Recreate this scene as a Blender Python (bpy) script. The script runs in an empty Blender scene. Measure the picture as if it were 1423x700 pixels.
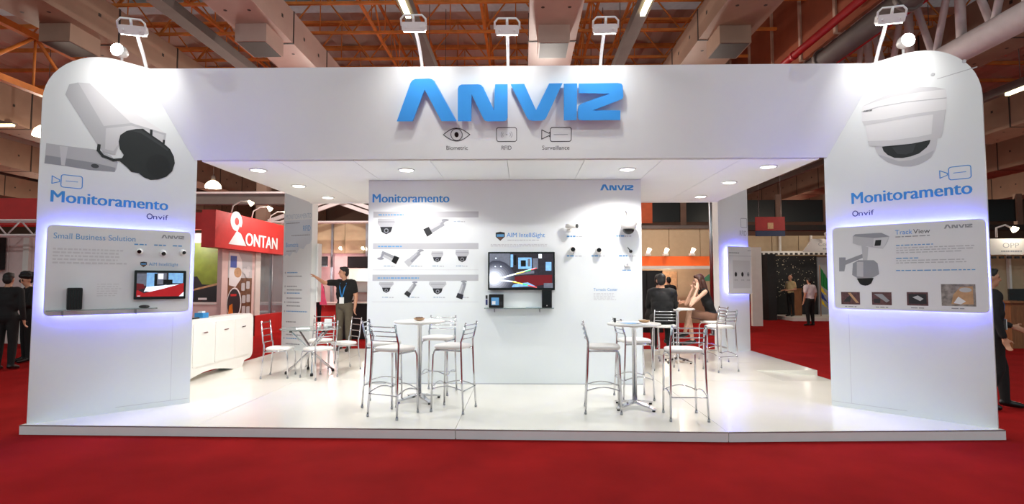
import bpy, math, random
from mathutils import Vector, Matrix
random.seed(7)
S = bpy.context.scene
C = S.collection
PI = math.pi

def lin(c):
    return tuple(((v / 255) / 12.92 if v / 255 <= .04045 else ((v / 255 + .055) / 1.055) ** 2.4) for v in c)

# ---------------------------------------------------------------- camera
cam = bpy.data.cameras.new('camera')
cam.sensor_width = 36
cam.lens = 760 / 1423 * 36
cam.clip_end = 300
camo = bpy.data.objects.new('camera', cam)
C.objects.link(camo)
camo.location = (.19, 0, 1.58)
camo.rotation_euler = (PI / 2 + math.atan(42 / 760), 0, math.radians(1.1))
S.camera = camo
# ---------------------------------------------------------------- world, view
w = bpy.data.worlds.new('hall_air')
S.world = w
w.use_nodes = True
w.node_tree.nodes['Background'].inputs[0].default_value = (.79, 1.03, 1.03, 1)
w.node_tree.nodes['Background'].inputs[1].default_value = .45
S.view_settings.view_transform = 'Standard'
S.view_settings.look = 'None'
S.view_settings.gamma = 1
S.view_settings.use_curve_mapping = False
S.view_settings.exposure = 0.0

def lamp(kind, name, loc, energy, color=(1, 1, 1), aim=None, parent=None, size=.1, spot=90, blend=.6):
    d = bpy.data.lights.new(name, kind)
    d.energy = energy
    d.color = color
    if kind == 'AREA':
        d.size = size
    else:
        d.shadow_soft_size = size
    if kind == 'SPOT':
        d.spot_size = math.radians(spot)
        d.spot_blend = blend
    o = bpy.data.objects.new(name, d)
    C.objects.link(o)
    o.location = loc
    if aim is not None:
        o.rotation_euler = (Vector(aim) - Vector(loc)).to_track_quat('-Z', 'Y').to_euler()
    if parent is not None:
        m = Matrix.LocRotScale(Vector(loc), o.rotation_euler.to_quaternion(), None)
        o.parent = parent
        o.matrix_basis = WM[parent.name].inverted() @ m
    return o

WM = {}
# ---------------------------------------------------------------- materials
MAT = {}
def mk(name, col, rough=.5, metal=0., var=.06, scale=6., emit=0., bump=0., trans=0., bscale=None, ecol=None, coat=0., stretch=None, spec=.5):
    m = bpy.data.materials.new(name)
    m.use_nodes = True
    nt = m.node_tree
    b = nt.nodes['Principled BSDF']
    c = lin(col)
    b.inputs['Roughness'].default_value = rough
    b.inputs['Metallic'].default_value = metal
    b.inputs['Base Color'].default_value = (*c, 1)
    if coat:
        b.inputs['Coat Weight'].default_value = coat
        b.inputs['Coat Roughness'].default_value = .1
    if var or bump:
        tc = nt.nodes.new('ShaderNodeTexCoord')
        src = tc.outputs['Object']
        if stretch:
            mp = nt.nodes.new('ShaderNodeMapping')
            mp.inputs['Scale'].default_value = stretch
            nt.links.new(src, mp.inputs[0])
            src = mp.outputs[0]
        n = nt.nodes.new('ShaderNodeTexNoise')
        n.inputs['Scale'].default_value = scale
        n.inputs['Detail'].default_value = 5
        nt.links.new(src, n.inputs['Vector'])
        if var:
            r = nt.nodes.new('ShaderNodeValToRGB')
            r.color_ramp.elements[0].position = .3
            r.color_ramp.elements[1].position = .7
            r.color_ramp.elements[0].color = (*[v * (1 - var) for v in c], 1)
            r.color_ramp.elements[1].color = (*[min(1, v * (1 + var)) for v in c], 1)
            nt.links.new(n.outputs['Fac'], r.inputs[0])
            nt.links.new(r.outputs[0], b.inputs['Base Color'])
        if bump:
            n2 = nt.nodes.new('ShaderNodeTexNoise')
            n2.inputs['Scale'].default_value = bscale or scale * 10
            nt.links.new(src, n2.inputs['Vector'])
            bp = nt.nodes.new('ShaderNodeBump')
            bp.inputs['Strength'].default_value = bump
            bp.inputs['Distance'].default_value = .01
            nt.links.new(n2.outputs['Fac'], bp.inputs['Height'])
            nt.links.new(bp.outputs[0], b.inputs['Normal'])
    if emit:
        b.inputs['Emission Color'].default_value = (*(lin(ecol) if ecol else c), 1)
        b.inputs['Emission Strength'].default_value = emit
    if trans:
        b.inputs['Transmission Weight'].default_value = trans
        b.inputs['IOR'].default_value = 1.1
    b.inputs['Specular IOR Level'].default_value = spec
    MAT[name] = m
    return m

mk('white', (235, 239, 240), .45, var=.012, scale=2)
mk('white_gloss', (238, 236, 232), .25, var=.015, scale=3)
mk('platform', (243, 240, 230), .22, var=.03, scale=1.2, coat=.2)
mk('platform_edge', (222, 220, 222), .45, var=.02)
mk('edge_trim', (96, 78, 74), .5, var=.1)
mk('soffit', (242, 250, 247), .55, var=.012, scale=2)
mk('panel_grey', (228, 229, 232), .45, var=.01)
mk('letter_blue', (66, 160, 242), .35, var=.02)
mk('print_blue', (58, 148, 224), .5, var=0)
mk('print_sky', (96, 158, 210), .5, var=0)
mk('print_pale', (186, 200, 214), .5, var=0)
mk('print_navy', (42, 52, 110), .5, var=0)
mk('print_dark', (60, 62, 68), .5, var=0)
mk('print_grey', (150, 152, 158), .5, var=0)
mk('print_lgrey', (190, 191, 195), .5, var=0)
mk('print_vlgrey', (210, 210, 213), .5, var=0)
mk('print_white', (232, 232, 234), .5, var=0)
mk('print_black', (7, 7, 8), .4, var=0)
mk('print_charcoal', (42, 42, 46), .4, var=0)
mk('print_maroon', (92, 60, 62), .5, var=.35, scale=40)
mk('print_photo', (140, 132, 128), .5, var=.5, scale=25)
mk('print_brown', (110, 74, 52), .5, var=.4, scale=12)
mk('print_tan', (190, 150, 112), .5, var=.2, scale=12)
mk('print_green', (120, 140, 50), .5, var=.18, scale=4)
mk('print_royal', (70, 96, 178), .5, var=.1)
mk('print_orange', (214, 120, 30), .5, var=.2)
mk('chrome', (205, 205, 210), .12, 1., var=.04, scale=30)
mk('steel', (170, 172, 178), .3, 1., var=.05, scale=20)
mk('lamp_metal', (246, 246, 246), .35, .2, var=.02)
mk('cushion', (236, 232, 228), .55, var=.02, scale=12, bump=.05)
mk('black_plastic', (18, 18, 20), .35, var=.1, scale=20)
mk('black_gloss', (10, 10, 12), .12, var=.1)
mk('rubber', (26, 26, 28), .7, var=.1)
mk('glass', (225, 238, 238), .03, var=0, trans=.92)
mk('glass_booth', (190, 205, 212), .06, var=.05, trans=.75)
mk('carpet', (154, 26, 26), .95, var=.16, scale=1.6, bump=.5, bscale=420, spec=.05)
mk('roof_deck', (204, 196, 188), .8, var=.12, scale=.8, stretch=(1, .1, 1))
mk('skylight', (190, 200, 205), .6, emit=.10, var=.1)
mk('orange_steel', (206, 122, 50), .55, var=.2, scale=3)
mk('duct', (150, 122, 104), .6, var=.10, scale=1.5)
mk('duct_pale', (186, 158, 148), .5, var=.08, scale=1.5)
mk('duct_dark', (52, 47, 44), .6, var=.1)
mk('beam_grey', (100, 90, 86), .55, .1, var=.1, scale=2)
mk('truss_white', (214, 202, 202), .5, var=.05)
mk('brick_brown', (148, 78, 50), .8, var=.12, scale=2)
mk('stud_pale', (190, 160, 140), .7, var=.08)
mk('pipe_red', (158, 26, 30), .4, var=.1)
mk('concrete_brown', (142, 116, 102), .8, var=.1, scale=2)
mk('hall_wall', (112, 92, 80), .85, var=.12, scale=.5)
mk('booth_beige', (184, 162, 132), .7, var=.04)
mk('booth_pink', (226, 200, 196), .7, var=.04)
mk('booth_red', (204, 46, 44), .5, var=.06)
mk('booth_orange', (220, 92, 34), .5, emit=.5, var=.25, scale=.8)
mk('booth_dark', (24, 24, 26), .7, var=.2)
mk('booth_white', (226, 222, 216), .6, var=.03)
mk('wood', (150, 98, 60), .5, var=.2, scale=4, stretch=(8, 8, 1))
mk('umbrella_green', (24, 92, 62), .7, var=.1)
mk('flag_green', (20, 130, 60), .7, var=.05)
mk('flag_yellow', (230, 200, 40), .7, var=.05)
mk('flag_blue', (40, 60, 150), .7, var=.05)
mk('box_blue', (40, 130, 190), .5, var=.1)
mk('paper', (236, 238, 238), .6, var=.02)
mk('dome_smoke', (30, 28, 28), .1, var=.1)
mk('lamp_glow', (255, 250, 240), .5, var=0, emit=14)
mk('flood_glow', (255, 250, 240), .5, var=0, emit=25)
mk('pendant_glow', (255, 236, 200), .5, var=0, emit=5)
mk('tube_glow', (255, 244, 190), .5, var=0, emit=6)
mk('led_blue', (90, 90, 255), .5, var=0, emit=58, ecol=(104, 108, 255))
mk('scr_dark', (40, 36, 44), .3, var=.5, scale=30, emit=.5)
mk('scr_black', (12, 12, 14), .2, var=.1)
mk('scr_blue', (120, 170, 215), .3, var=.35, scale=25, emit=.7)
mk('scr_red', (170, 24, 30), .3, var=.1, emit=.5)
mk('scr_dred', (100, 18, 26), .3, var=.1, emit=.5)
mk('scr_white', (230, 240, 255), .3, var=0, emit=.9)
mk('scr_glow', (170, 205, 245), .3, var=0, emit=.9)
mk('scr_grey', (104, 108, 122), .3, var=.2, scale=30, emit=.5)
mk('scr_yel', (250, 225, 90), .3, var=0, emit=.8)
mk('scr_grn', (60, 210, 110), .3, var=0, emit=.8)
mk('scr_rain', (235, 90, 90), .3, var=0, emit=.8)
mk('skin', (198, 146, 118), .55, var=.05, scale=20)
mk('skin_pale', (222, 178, 152), .55, var=.05, scale=20)
mk('lip', (160, 84, 78), .5, var=.05)
mk('eye', (34, 24, 22), .3, var=0)
mk('hair_black', (22, 17, 16), .6, var=.3, scale=60, stretch=(3, 3, .4))
mk('hair_brown', (70, 38, 28), .55, var=.3, scale=60, stretch=(3, 3, .4))
mk('hair_grey', (150, 140, 130), .6, var=.2)
mk('suit_black', (11, 10, 12), .8, var=.15, scale=20, bump=.1)
mk('shirt_black', (12, 12, 14), .85, var=.2, scale=14, bump=.1)
mk('shirt_white', (226, 220, 224), .8, var=.04, scale=10, bump=.1)
mk('shirt_pink', (228, 210, 212), .8, var=.05, scale=10, bump=.1)
mk('shirt_beige', (196, 176, 130), .8, var=.06, scale=10)
mk('shirt_blue', (70, 110, 190), .8, var=.06, scale=10)
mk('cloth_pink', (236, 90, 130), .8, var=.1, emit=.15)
mk('trouser_olive', (92, 84, 70), .85, var=.1, scale=14, bump=.1)
mk('trouser_black', (11, 10, 12), .85, var=.15, scale=14)
mk('skirt_brown', (120, 84, 66), .8, var=.1)
mk('shoe_black', (14, 13, 13), .35, var=.1)
mk('lanyard_blue', (40, 130, 200), .6, var=.05)
mk('sign_red', (150, 34, 34), .5, var=.1)
mk('sign_navy', (36, 46, 80), .5, var=.1)
mk('window_dark', (20, 20, 22), .3, var=.1)
mk('banner', (190, 84, 44), .7, var=.1)
mk('print_cloud', (214, 222, 230), .5, var=0)
mk('print_ink', (3, 3, 4), .5, var=0)
for k in range(9):
    f_ = (k / 8) ** 1.3
    mk('scr_g%d' % k, (int(58 + 180 * f_), int(60 + 184 * f_), int(74 + 180 * f_)), .3, var=0, emit=.5 + .4 * f_)
mk('sparkle', (236, 224, 196), .5, var=.2, emit=.04)

# ---------------------------------------------------------------- mesh helpers
class MB:
    def __init__(s):
        s.v, s.f, s.m, s.s = [], [], [], []
    def add(s, vs, fs, mi=0, sm=False):
        k = len(s.v)
        s.v += [Vector(p) for p in vs]
        for f in fs:
            s.f.append([i + k for i in f]); s.m.append(mi); s.s.append(sm)
        return s
    def box(s, x0, x1, y0, y1, z0, z1, mi=0, T=None):
        vs = [Vector((x, y, z)) for z in (z0, z1) for y in (y0, y1) for x in (x0, x1)]
        if T: vs = [T @ v for v in vs]
        return s.add(vs, [(0, 2, 3, 1), (4, 5, 7, 6), (0, 1, 5, 4), (2, 6, 7, 3), (0, 4, 6, 2), (1, 3, 7, 5)], mi)
    def bar(s, a, b, w, h, mi=0, up=(0, 0, 1)):
        a, b = Vector(a), Vector(b)
        d = (b - a); L = d.length; d.normalize()
        u = Vector(up)
        if abs(d.dot(u)) > .98: u = Vector((0, 1, 0))
        sd = d.cross(u).normalized(); u = sd.cross(d)
        T = Matrix((( *sd, 0), (*d, 0), (*u, 0), (0, 0, 0, 1))).transposed(); T.translation = a
        return s.box(-w / 2, w / 2, 0, L, -h / 2, h / 2, mi, T)
    def tube(s, pts, r, seg=8, mi=0, caps=True):
        pts = [Vector(p) for p in pts]
        n = len(pts)
        rs = r if isinstance(r, (list, tuple)) else [r] * n
        t0 = (pts[1] - pts[0]).normalized()
        u = t0.orthogonal().normalized()
        vs = []
        for i, p in enumerate(pts):
            t = (pts[min(i + 1, n - 1)] - pts[max(i - 1, 0)]).normalized()
            u = (u - t * u.dot(t)).normalized()
            w_ = t.cross(u)
            for k in range(seg):
                a = 2 * PI * k / seg
                vs.append(p + (u * math.cos(a) + w_ * math.sin(a)) * rs[i])
        fs = [(i * seg + k, i * seg + (k + 1) % seg, (i + 1) * seg + (k + 1) % seg, (i + 1) * seg + k) for i in range(n - 1) for k in range(seg)]
        s.add(vs, fs, mi, True)
        if caps:
            k = len(s.v) - n * seg
            s.f.append([k + i for i in range(seg)][::-1]); s.m.append(mi); s.s.append(False)
            s.f.append([k + (n - 1) * seg + i for i in range(seg)]); s.m.append(mi); s.s.append(False)
        return s
    def lathe(s, prof, seg=24, mi=0, T=None, sm=True):
        vs = []
        for (r, z) in prof:
            for k in range(seg):
                a = 2 * PI * k / seg
                vs.append(Vector((r * math.cos(a), r * math.sin(a), z)))
        if T: vs = [T @ v for v in vs]
        n = len(prof)
        fs = [(i * seg + k, i * seg + (k + 1) % seg, (i + 1) * seg + (k + 1) % seg, (i + 1) * seg + k) for i in range(n - 1) for k in range(seg)]
        fs += [tuple(range(seg))[::-1], tuple((n - 1) * seg + k for k in range(seg))]
        k0 = len(s.f)
        s.add(vs, fs, mi, sm)
        s.s[-1] = s.s[-2] = False
        return s
    def ell(s, c, r, T=None, mi=0, seg=12, rings=8):
        prof = [(max(1e-4, math.sin(PI * i / rings)), -math.cos(PI * i / rings)) for i in range(rings + 1)]
        M_ = Matrix.Translation(Vector(c)) @ (T or Matrix.Identity(4)) @ Matrix.Diagonal((*r, 1))
        return s.lathe(prof, seg, mi, M_)
    def prism(s, poly, F, d0, d1, mi=0, sidemi=None):
        o, u, v, n = F
        A = [o + u * p[0] + v * p[1] + n * d0 for p in poly]
        B = [o + u * p[0] + v * p[1] + n * d1 for p in poly]
        k = len(poly)
        ar = sum(poly[i][0] * poly[(i + 1) % k][1] - poly[(i + 1) % k][0] * poly[i][1] for i in range(k))
        fr = list(range(k, 2 * k)); bk = list(range(k))[::-1]
        sd = [(i, (i + 1) % k, k + (i + 1) % k, k + i) for i in range(k)]
        if ar < 0:
            fr.reverse(); bk.reverse(); sd = [t[::-1] for t in sd]
        s.add(A + B, [bk, fr], mi)
        q = len(s.v) - 2 * k
        for t in sd:
            s.f.append([i + q for i in t]); s.m.append(mi if sidemi is None else sidemi); s.s.append(False)
        return s
    def flat(s, poly, F, d, mi=0):
        o, u, v, n = F
        k = len(poly)
        ar = sum(poly[i][0] * poly[(i + 1) % k][1] - poly[(i + 1) % k][0] * poly[i][1] for i in range(k))
        pl = poly if ar > 0 else poly[::-1]
        return s.add([o + u * p[0] + v * p[1] + n * d for p in pl], [tuple(range(k))], mi)
    def build(s, name, mats, parent=None, world=True):
        me = bpy.data.meshes.new(name)
        vs = s.v
        if parent is not None and world:
            I = WM[parent.name].inverted()
            vs = [I @ v for v in vs]
        me.from_pydata([tuple(v) for v in vs], [], s.f)
        if isinstance(mats, str): mats = [mats]
        for m in mats: me.materials.append(MAT[m])
        me.polygons.foreach_set('material_index', s.m)
        me.polygons.foreach_set('use_smooth', s.s)
        me.update()
        return link(name, me, parent)

def link(name, me, parent=None):
    o = bpy.data.objects.new(name, me)
    C.objects.link(o)
    if parent is not None:
        o.parent = parent
        WM[o.name] = WM[parent.name].copy()
    else:
        WM[o.name] = Matrix.Identity(4)
    return o

def thing(name, label, cat, loc=(0, 0, 0), rz=0., group=None):
    o = bpy.data.objects.new(name, None)
    o.empty_display_size = .1
    C.objects.link(o)
    o.location = loc
    o.rotation_euler = (0, 0, rz)
    WM[o.name] = Matrix.Translation(Vector(loc)) @ Matrix.Rotation(rz, 4, 'Z')
    return tag(o, label, cat, group)

def tag(o, label=None, cat=None, group=None, kind=None):
    if label: o['label'] = label
    if cat: o['category'] = cat
    if group: o['group'] = group
    if kind: o['kind'] = kind
    return o

def struct(o, label=None):
    o['kind'] = 'structure'
    if label: o['label'] = label
    return o

def dup(root, loc, rz, label, group=None):
    def rec(o, par):
        c = o.copy(); C.objects.link(c)
        c.parent = par
        for ch in o.children: rec(ch, c)
        return c
    r = rec(root, None)
    r.location = loc; r.rotation_euler = (0, 0, rz)
    r['label'] = label
    if group: r['group'] = group
    WM[r.name] = Matrix.Translation(Vector(loc)) @ Matrix.Rotation(rz, 4, 'Z')
    return r

def frame(o, u, v=(0, 0, 1)):
    u = Vector(u).normalized(); v = Vector(v).normalized()
    return (Vector(o), u, v, u.cross(v).normalized())

def rrect(x0, y0, x1, y1, r, n=6):
    out = []
    for cx, cy, a0 in ((x1 - r, y0 + r, -PI / 2), (x1 - r, y1 - r, 0), (x0 + r, y1 - r, PI / 2), (x0 + r, y0 + r, PI)):
        out += [(cx + r * math.cos(a0 + PI / 2 * i / n), cy + r * math.sin(a0 + PI / 2 * i / n)) for i in range(n + 1)]
    return out

def rect(x0, y0, x1, y1): return [(x0, y0), (x1, y0), (x1, y1), (x0, y1)]
def circ(cx, cy, rx, ry=None, n=20): return [(cx + rx * math.cos(2 * PI * i / n), cy + (ry or rx) * math.sin(2 * PI * i / n)) for i in range(n)]

def strokes(pts, wd, closed=False):
    out = []
    k = len(pts)
    for i in range(k if closed else k - 1):
        a = Vector(pts[i]); b = Vector(pts[(i + 1) % k])
        d = (b - a)
        if d.length < 1e-6: continue
        d.normalize(); a = a - d * wd * .4; b = b + d * wd * .4
        n = Vector((-d.y, d.x)) * wd / 2
        out.append([tuple(a - n), tuple(b - n), tuple(b + n), tuple(a + n)])
    return out

def decal(name, parent, F, polys, d0=.0012, step=.0004, kind=None):
    mb = MB(); names = []
    for i, (pl, m) in enumerate(polys):
        if m not in names: names.append(m)
        mb.flat(pl, F, d0 + i * step, names.index(m))
    return mb.build(name, names, parent)

def text(name, body, F, u, v, width, mat, parent, height=None, d=.0015, bold=0.):
    cu = bpy.data.curves.new('txt', 'FONT')
    cu.body = body
    cu.resolution_u = 3
    cu.extrude = 0
    t = bpy.data.objects.new('txt', cu)
    me = bpy.data.meshes.new_from_object(t)
    bpy.data.objects.remove(t); bpy.data.curves.remove(cu)
    xs = [q.co.x for q in me.vertices]
    cu_h = .7  # cap height of the built-in face, roughly
    sx = width / (max(xs) - min(xs)); sy = (height / cu_h) if height else sx
    x0 = min(xs)
    mb = MB()
    o, uu, vv, nn = F
    for k, dx in enumerate((0,) if not bold else (-bold, 0, bold)):
        vs = [o + uu * (u + dx + (q.co.x - x0) * sx) + vv * (v + q.co.y * sy) + nn * (d + k * .0002) for q in me.vertices]
        mb.add(vs, [tuple(p.vertices) for p in me.polygons])
    bpy.data.meshes.remove(me)
    return mb.build(name, mat, parent)

def textlines(name, F, u0, u1, v0, dv, n, mat, parent, h=.008, d=.0015, rag=.2):
    mb = MB()
    for i in range(n):
        x = u0
        end = u1 - (random.random() * rag * (u1 - u0))
        while x < end - .01:
            wd = min(random.uniform(.018, .06), end - x)
            mb.flat(rect(x, v0 - i * dv, x + wd, v0 - i * dv + h), F, d)
            x += wd + .011
    o = mb.build(name, mat, parent); o['kind'] = 'stuff'
    return o

LOGO = {
 'a': [(-1.318, .473), (-1.123, .911), (-1.10, .94), (-1.066, .956), (-.906, .961), (-.87, .953), (-.843, .93), (-.601, .473), (-.78, .473), (-.96, .839), (-1.127, .473)],
 'n': [(-.583, .47), (-.568, .846), (-.553, .878), (-.524, .891), (-.331, .892), (-.295, .885), (-.268, .855), (-.148, .594), (-.128, .891), (.017, .891), (.013, .508), (.0, .478), (-.026, .468), (-.223, .468), (-.257, .476), (-.277, .499), (-.409, .784), (-.424, .47)],
 'v': [(.053, .89), (.213, .893), (.354, .591), (.505, .896), (.66, .898), (.474, .506), (.455, .484), (.42, .473), (.311, .471), (.27, .48), (.246, .507)],
 'i': [(.677, .892), (.83, .894), (.837, .475), (.687, .473)],
 'z': [(.852, .892), (1.307, .895), (1.345, .888), (1.362, .865), (1.376, .742), (1.365, .715), (1.329, .701), (1.023, .587), (1.351, .583), (1.357, .473), (.898, .472), (.865, .48), (.854, .504), (.85, .599), (.86, .64), (.891, .662), (1.218, .777), (.855, .786)]}

def logo(F, u, v, width, mat, parent, d=.0015):
    k = width / 2.694
    mb = MB()
    for ch in LOGO.values():
        mb.flat([(u + (p[0] + 1.318) * k, v + (p[1] - .47) * k) for p in ch], F, d)
    return mb.build('logo_lettering', mat, parent)
# ================================================================ THE SETTING
# hall floor
mb = MB().box(-60, 60, -12, 46, -.1, 0)
struct(mb.build('floor', 'carpet'), 'red carpet of the exhibition hall')
# far hall walls
struct(MB().box(-60, 60, 46, 46.3, 0, 12).build('wall_back', 'hall_wall'), 'brown far wall of the hall')
struct(MB().box(-60.3, -60, -12, 46, 0, 12).build('wall_left', 'hall_wall'), 'brown side wall of the hall')
struct(MB().box(60, 60.3, -12, 46, 0, 12).build('wall_right', 'hall_wall'), 'brown side wall of the hall')
# roof: corrugated deck with skylight strips and purlins
mb = MB()
X0, X1, N = -60, 60, 300
vs = []; fs = []
for i in range(N + 1):
    x = X0 + (X1 - X0) * i / N
    z = 10.4 + (.13 if i % 4 < 2 else 0)
    vs += [(x, 2, z), (x, 46, z)]
for i in range(N):
    fs.append((2 * i, 2 * i + 1, 2 * i + 3, 2 * i + 2))
mb.add(vs, fs)
mb.box(-60, 60, 2, 46, 10.62, 10.8)
roof = struct(mb.build('ceiling', 'roof_deck'), 'corrugated brown roof deck of the hall')
for y in (16.6, 26.5, 36):
    MB().box(-30, 30, y, y + .7, 10.37, 10.395).build('skylight_strip', 'skylight', roof)
for i in range(11):
    y = 12.2 + i * 1.9
    MB().box(-30, 30, y - .035, y + .035, 10.22, 10.36).build('purlin', 'orange_steel', roof)

# ---- orange roof trusses spanning the hall
def truss(x0, x1, y, zb, zt, step, label, rr=.045, mat='orange_steel', axis='x', name='roof_truss', cw=.12):
    P = (lambda a, z: (a, y, z)) if axis == 'x' else (lambda a, z: (y, a, z))
    base = thing(name, label, 'truss', P((x0 + x1) / 2, zb), 0, 'trusses of the hall roof')
    MB().bar(P(x0, zt), P(x1, zt), cw, cw).build('top_chord', mat, base)
    MB().bar(P(x0, zb), P(x1, zb), cw, cw).build('bottom_chord', mat, base)
    n = int((x1 - x0) / step)
    for i in range(n):
        a = x0 + i * step
        p, q = (P(a, zb), P(a + step, zt)) if i % 2 == 0 else (P(a, zt), P(a + step, zb))
        MB().tube([p, q], rr, 6).build('brace', mat, base)
        if i % 2 == 1:
            MB().tube([P(a, zt), P(a, zb)], rr * .7, 6).build('post', mat, base)
    return base
ordn = ['nearest', 'second', 'third', 'fourth', 'fifth', 'sixth', 'seventh']
for i, y in enumerate((12.4, 13.9, 15.6, 17.5, 19.6, 22, 25)):
    truss(-14.4, 14.4, y, 8.9, 10.15, .96, 'orange steel roof truss crossing the hall, %s row from the booth' % ordn[i], .024, cw=.075)
for lab, x in (('between the two ducts beside the left floodlight', -8.6), ('above the left floodlit arm trio', -4.1), ('crossing behind the second lighting beam', -3.0), ('crossing behind the third lighting beam', 2.2), ('left of the pale duct over the letters', -.9), ('right of the pale duct over the letters', 3.4)):
    truss(11.5, 29.5, x, 8.95, 9.9, 1.2, 'orange lattice joist running into the hall ' + lab, .026, axis='y', name='lattice_joist', cw=.075)
truss(9.0, 30, -12.6, 6.6, 8.0, 1.6, 'heavy orange lattice girder above the left display tower', .045, axis='y', name='lattice_girder', cw=.16)
# white tubular truss on the right
t = thing('tubular_truss', 'white tubular truss with thick lower chord above the right tower', 'truss', (10.2, 8, 6.9), 0)
MB().tube([(9.9, 7.5, 6.72), (9.9, 24, 6.72)], .27, 14).build('bottom_chord', 'truss_white', t)
MB().tube([(9.9, 7.5, 9.2), (9.9, 24, 9.2)], .12, 10).build('top_chord', 'truss_white', t)
for i in range(10):
    a = 8.0 + i * 1.6
    MB().tube([(9.9, a, 6.8), (9.9, a + .8, 9.2)], .075, 8).build('brace', 'truss_white', t)
    MB().tube([(9.9, a + .8, 9.2), (9.9, a + 1.6, 6.8)], .075, 8).build('brace', 'truss_white', t)
    MB().tube([(9.9, a + .8, 6.8), (9.9, a + .8, 9.2)], .10, 8).build('post', 'truss_white', t)

# ---- ventilation ducts running away from the viewer, made of sections
def duct(x0, x1, zb, zt, label, ya=8.6, yb=34, outlets=(), pale=False, name='ventilation_duct'):
    t = thing(name, label, 'duct', ((x0 + x1) / 2, ya, zb), 0, 'ventilation ducts under the roof')
    L = 2.3
    y = ya; first = None
    while y < yb - .1:
        if first is None:
            mb = MB().box(x0, x1, y, y + L - .05, zb, zt)
            mb.box(x0 - .012, x1 + .012, y + L - .05, y + L, zb - .012, zt + .012, 1)
            for k in range(2):
                for xx in (.25, .75):
                    c_ = Vector((x0 + (x1 - x0) * xx, y + .6 + k * 1.0, zb - .004))
                    mb.lathe([(.042, 0), (.042, .006)], 6, 1, Matrix.Translation(c_))
                for sgn, xx in ((-1, x0), (1, x1)):
                    mb.box(min(xx, xx + sgn * .006), max(xx, xx + sgn * .006), y + .6 + k, y + .68 + k, (zb + zt) / 2 - .04, (zb + zt) / 2 + .04, 1)
            first = mb.build('duct_section', ['duct_pale' if pale else 'duct', 'duct_dark'], t)
        else:
            c = first.copy(); C.objects.link(c); c.location = (0, y - ya, 0)
        y += L
    for yo in outlets:
        xm = (x0 + x1) / 2
        mb = MB()
        F = frame((xm, yo, zb), (1, 0, 0), (0, 1, 0))
        w_ = .36
        mb.box(xm - w_, xm + w_, yo, yo + .9, zb - .42, zb)
        o = mb.build('air_outlet', 'duct_pale' if pale else 'duct', t)
        MB().box(xm - w_ + .03, xm + w_ - .03, yo + .03, yo + .87, zb - .426, zb - .41).build('grille', 'duct_dark', o)
    return t
duct(-11.1, -9.9, 7.5, 8.4, 'beige duct with outlet box above the left tower corner', outlets=(12.0,))
duct(-6.55, -5.5, 7.5, 8.3, 'pinkish beige duct with outlet box above the left part of the fascia', outlets=(12.1,), pale=True)
duct(.35, 1.5, 7.5, 8.2, 'pale pink duct with outlet box above the blue letters', outlets=(12.3,), pale=True)
duct(4.5, 5.7, 7.5, 8.25, 'beige duct with outlet box above the right part of the fascia', outlets=(12.4,))
duct(11.5, 12.8, 7.5, 8.6, 'dark beige duct beside the white tubular truss')
duct(16.0, 17.3, 6.6, 8.0, 'brown duct outside the right tower, upper one', yb=44)
duct(21.5, 23.0, 6.6, 8.0, 'brown duct outside the right tower, lower one', yb=44, outlets=(15.2, 20.4))
duct(29, 30.5, 6.6, 8.0, 'brown duct seen between the right tower and the back column', yb=44, outlets=(22., 30.))
duct(-17.6, -16.3, 6.7, 7.9, 'brown duct at the left edge above the glowing pendant lamps', yb=44)
duct(-24, -22.6, 6.7, 7.9, 'brown duct at the left edge below the nearer duct', yb=44)
duct(-32, -30.5, 6.7, 7.9, 'farthest brown duct at the left edge', yb=44)

# ---- cable beams with fluorescent tubes
def cable_beam(x, w_, label, tube_y=None, zb=7.3):
    t = thing('lighting_beam', label, 'beam', (x, 9, zb), 0, 'lighting beams under the roof')
    MB().box(x - w_ / 2, x + w_ / 2, 9, 32, zb, zb + .22).build('channel', 'beam_grey', t)
    for y in (11, 14, 17, 20, 23, 26):
        MB().tube([(x, y, zb + .2), (x, y, 10.3)], .012, 6).build('hanger', 'beam_grey', t)
    for y in (tube_y or ()):
        MB().box(x - .05, x + .05, y, y + 1.5, zb - .07, zb - .001).build('fluorescent_tube', 'tube_glow', t)
cable_beam(-7.3, .34, 'grey lighting beam between the two left ducts')
cable_beam(-2.25, .26, 'dark lighting beam with tube behind the left of the three middle floodlights', (9.9,))
cable_beam(2.75, .26, 'dark lighting beam with tube behind the right of the three middle floodlights', (9.9,))
t = thing('tube_light', 'white fluorescent tube at the left edge beside the pendant lamp', 'tube light', (-16.2, 16.9, 6.7))
MB().box(-17.4, -16.05, 16.85, 16.95, 6.55, 6.61).build('tube', 'tube_glow', t)
MB().box(-17.45, -16.0, 16.8, 17.0, 6.611, 6.65).build('fixture', 'beam_grey', t)
for x in (-17.2, -16.2): MB().tube([(x, 16.9, 6.65), (x, 16.9, 6.699)], .01, 6).build('hanger', 'beam_grey', t)
cable_beam(12.95, .16, 'lighting strip glowing yellow beside the right tower top', (12.9,), 6.55)
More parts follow.
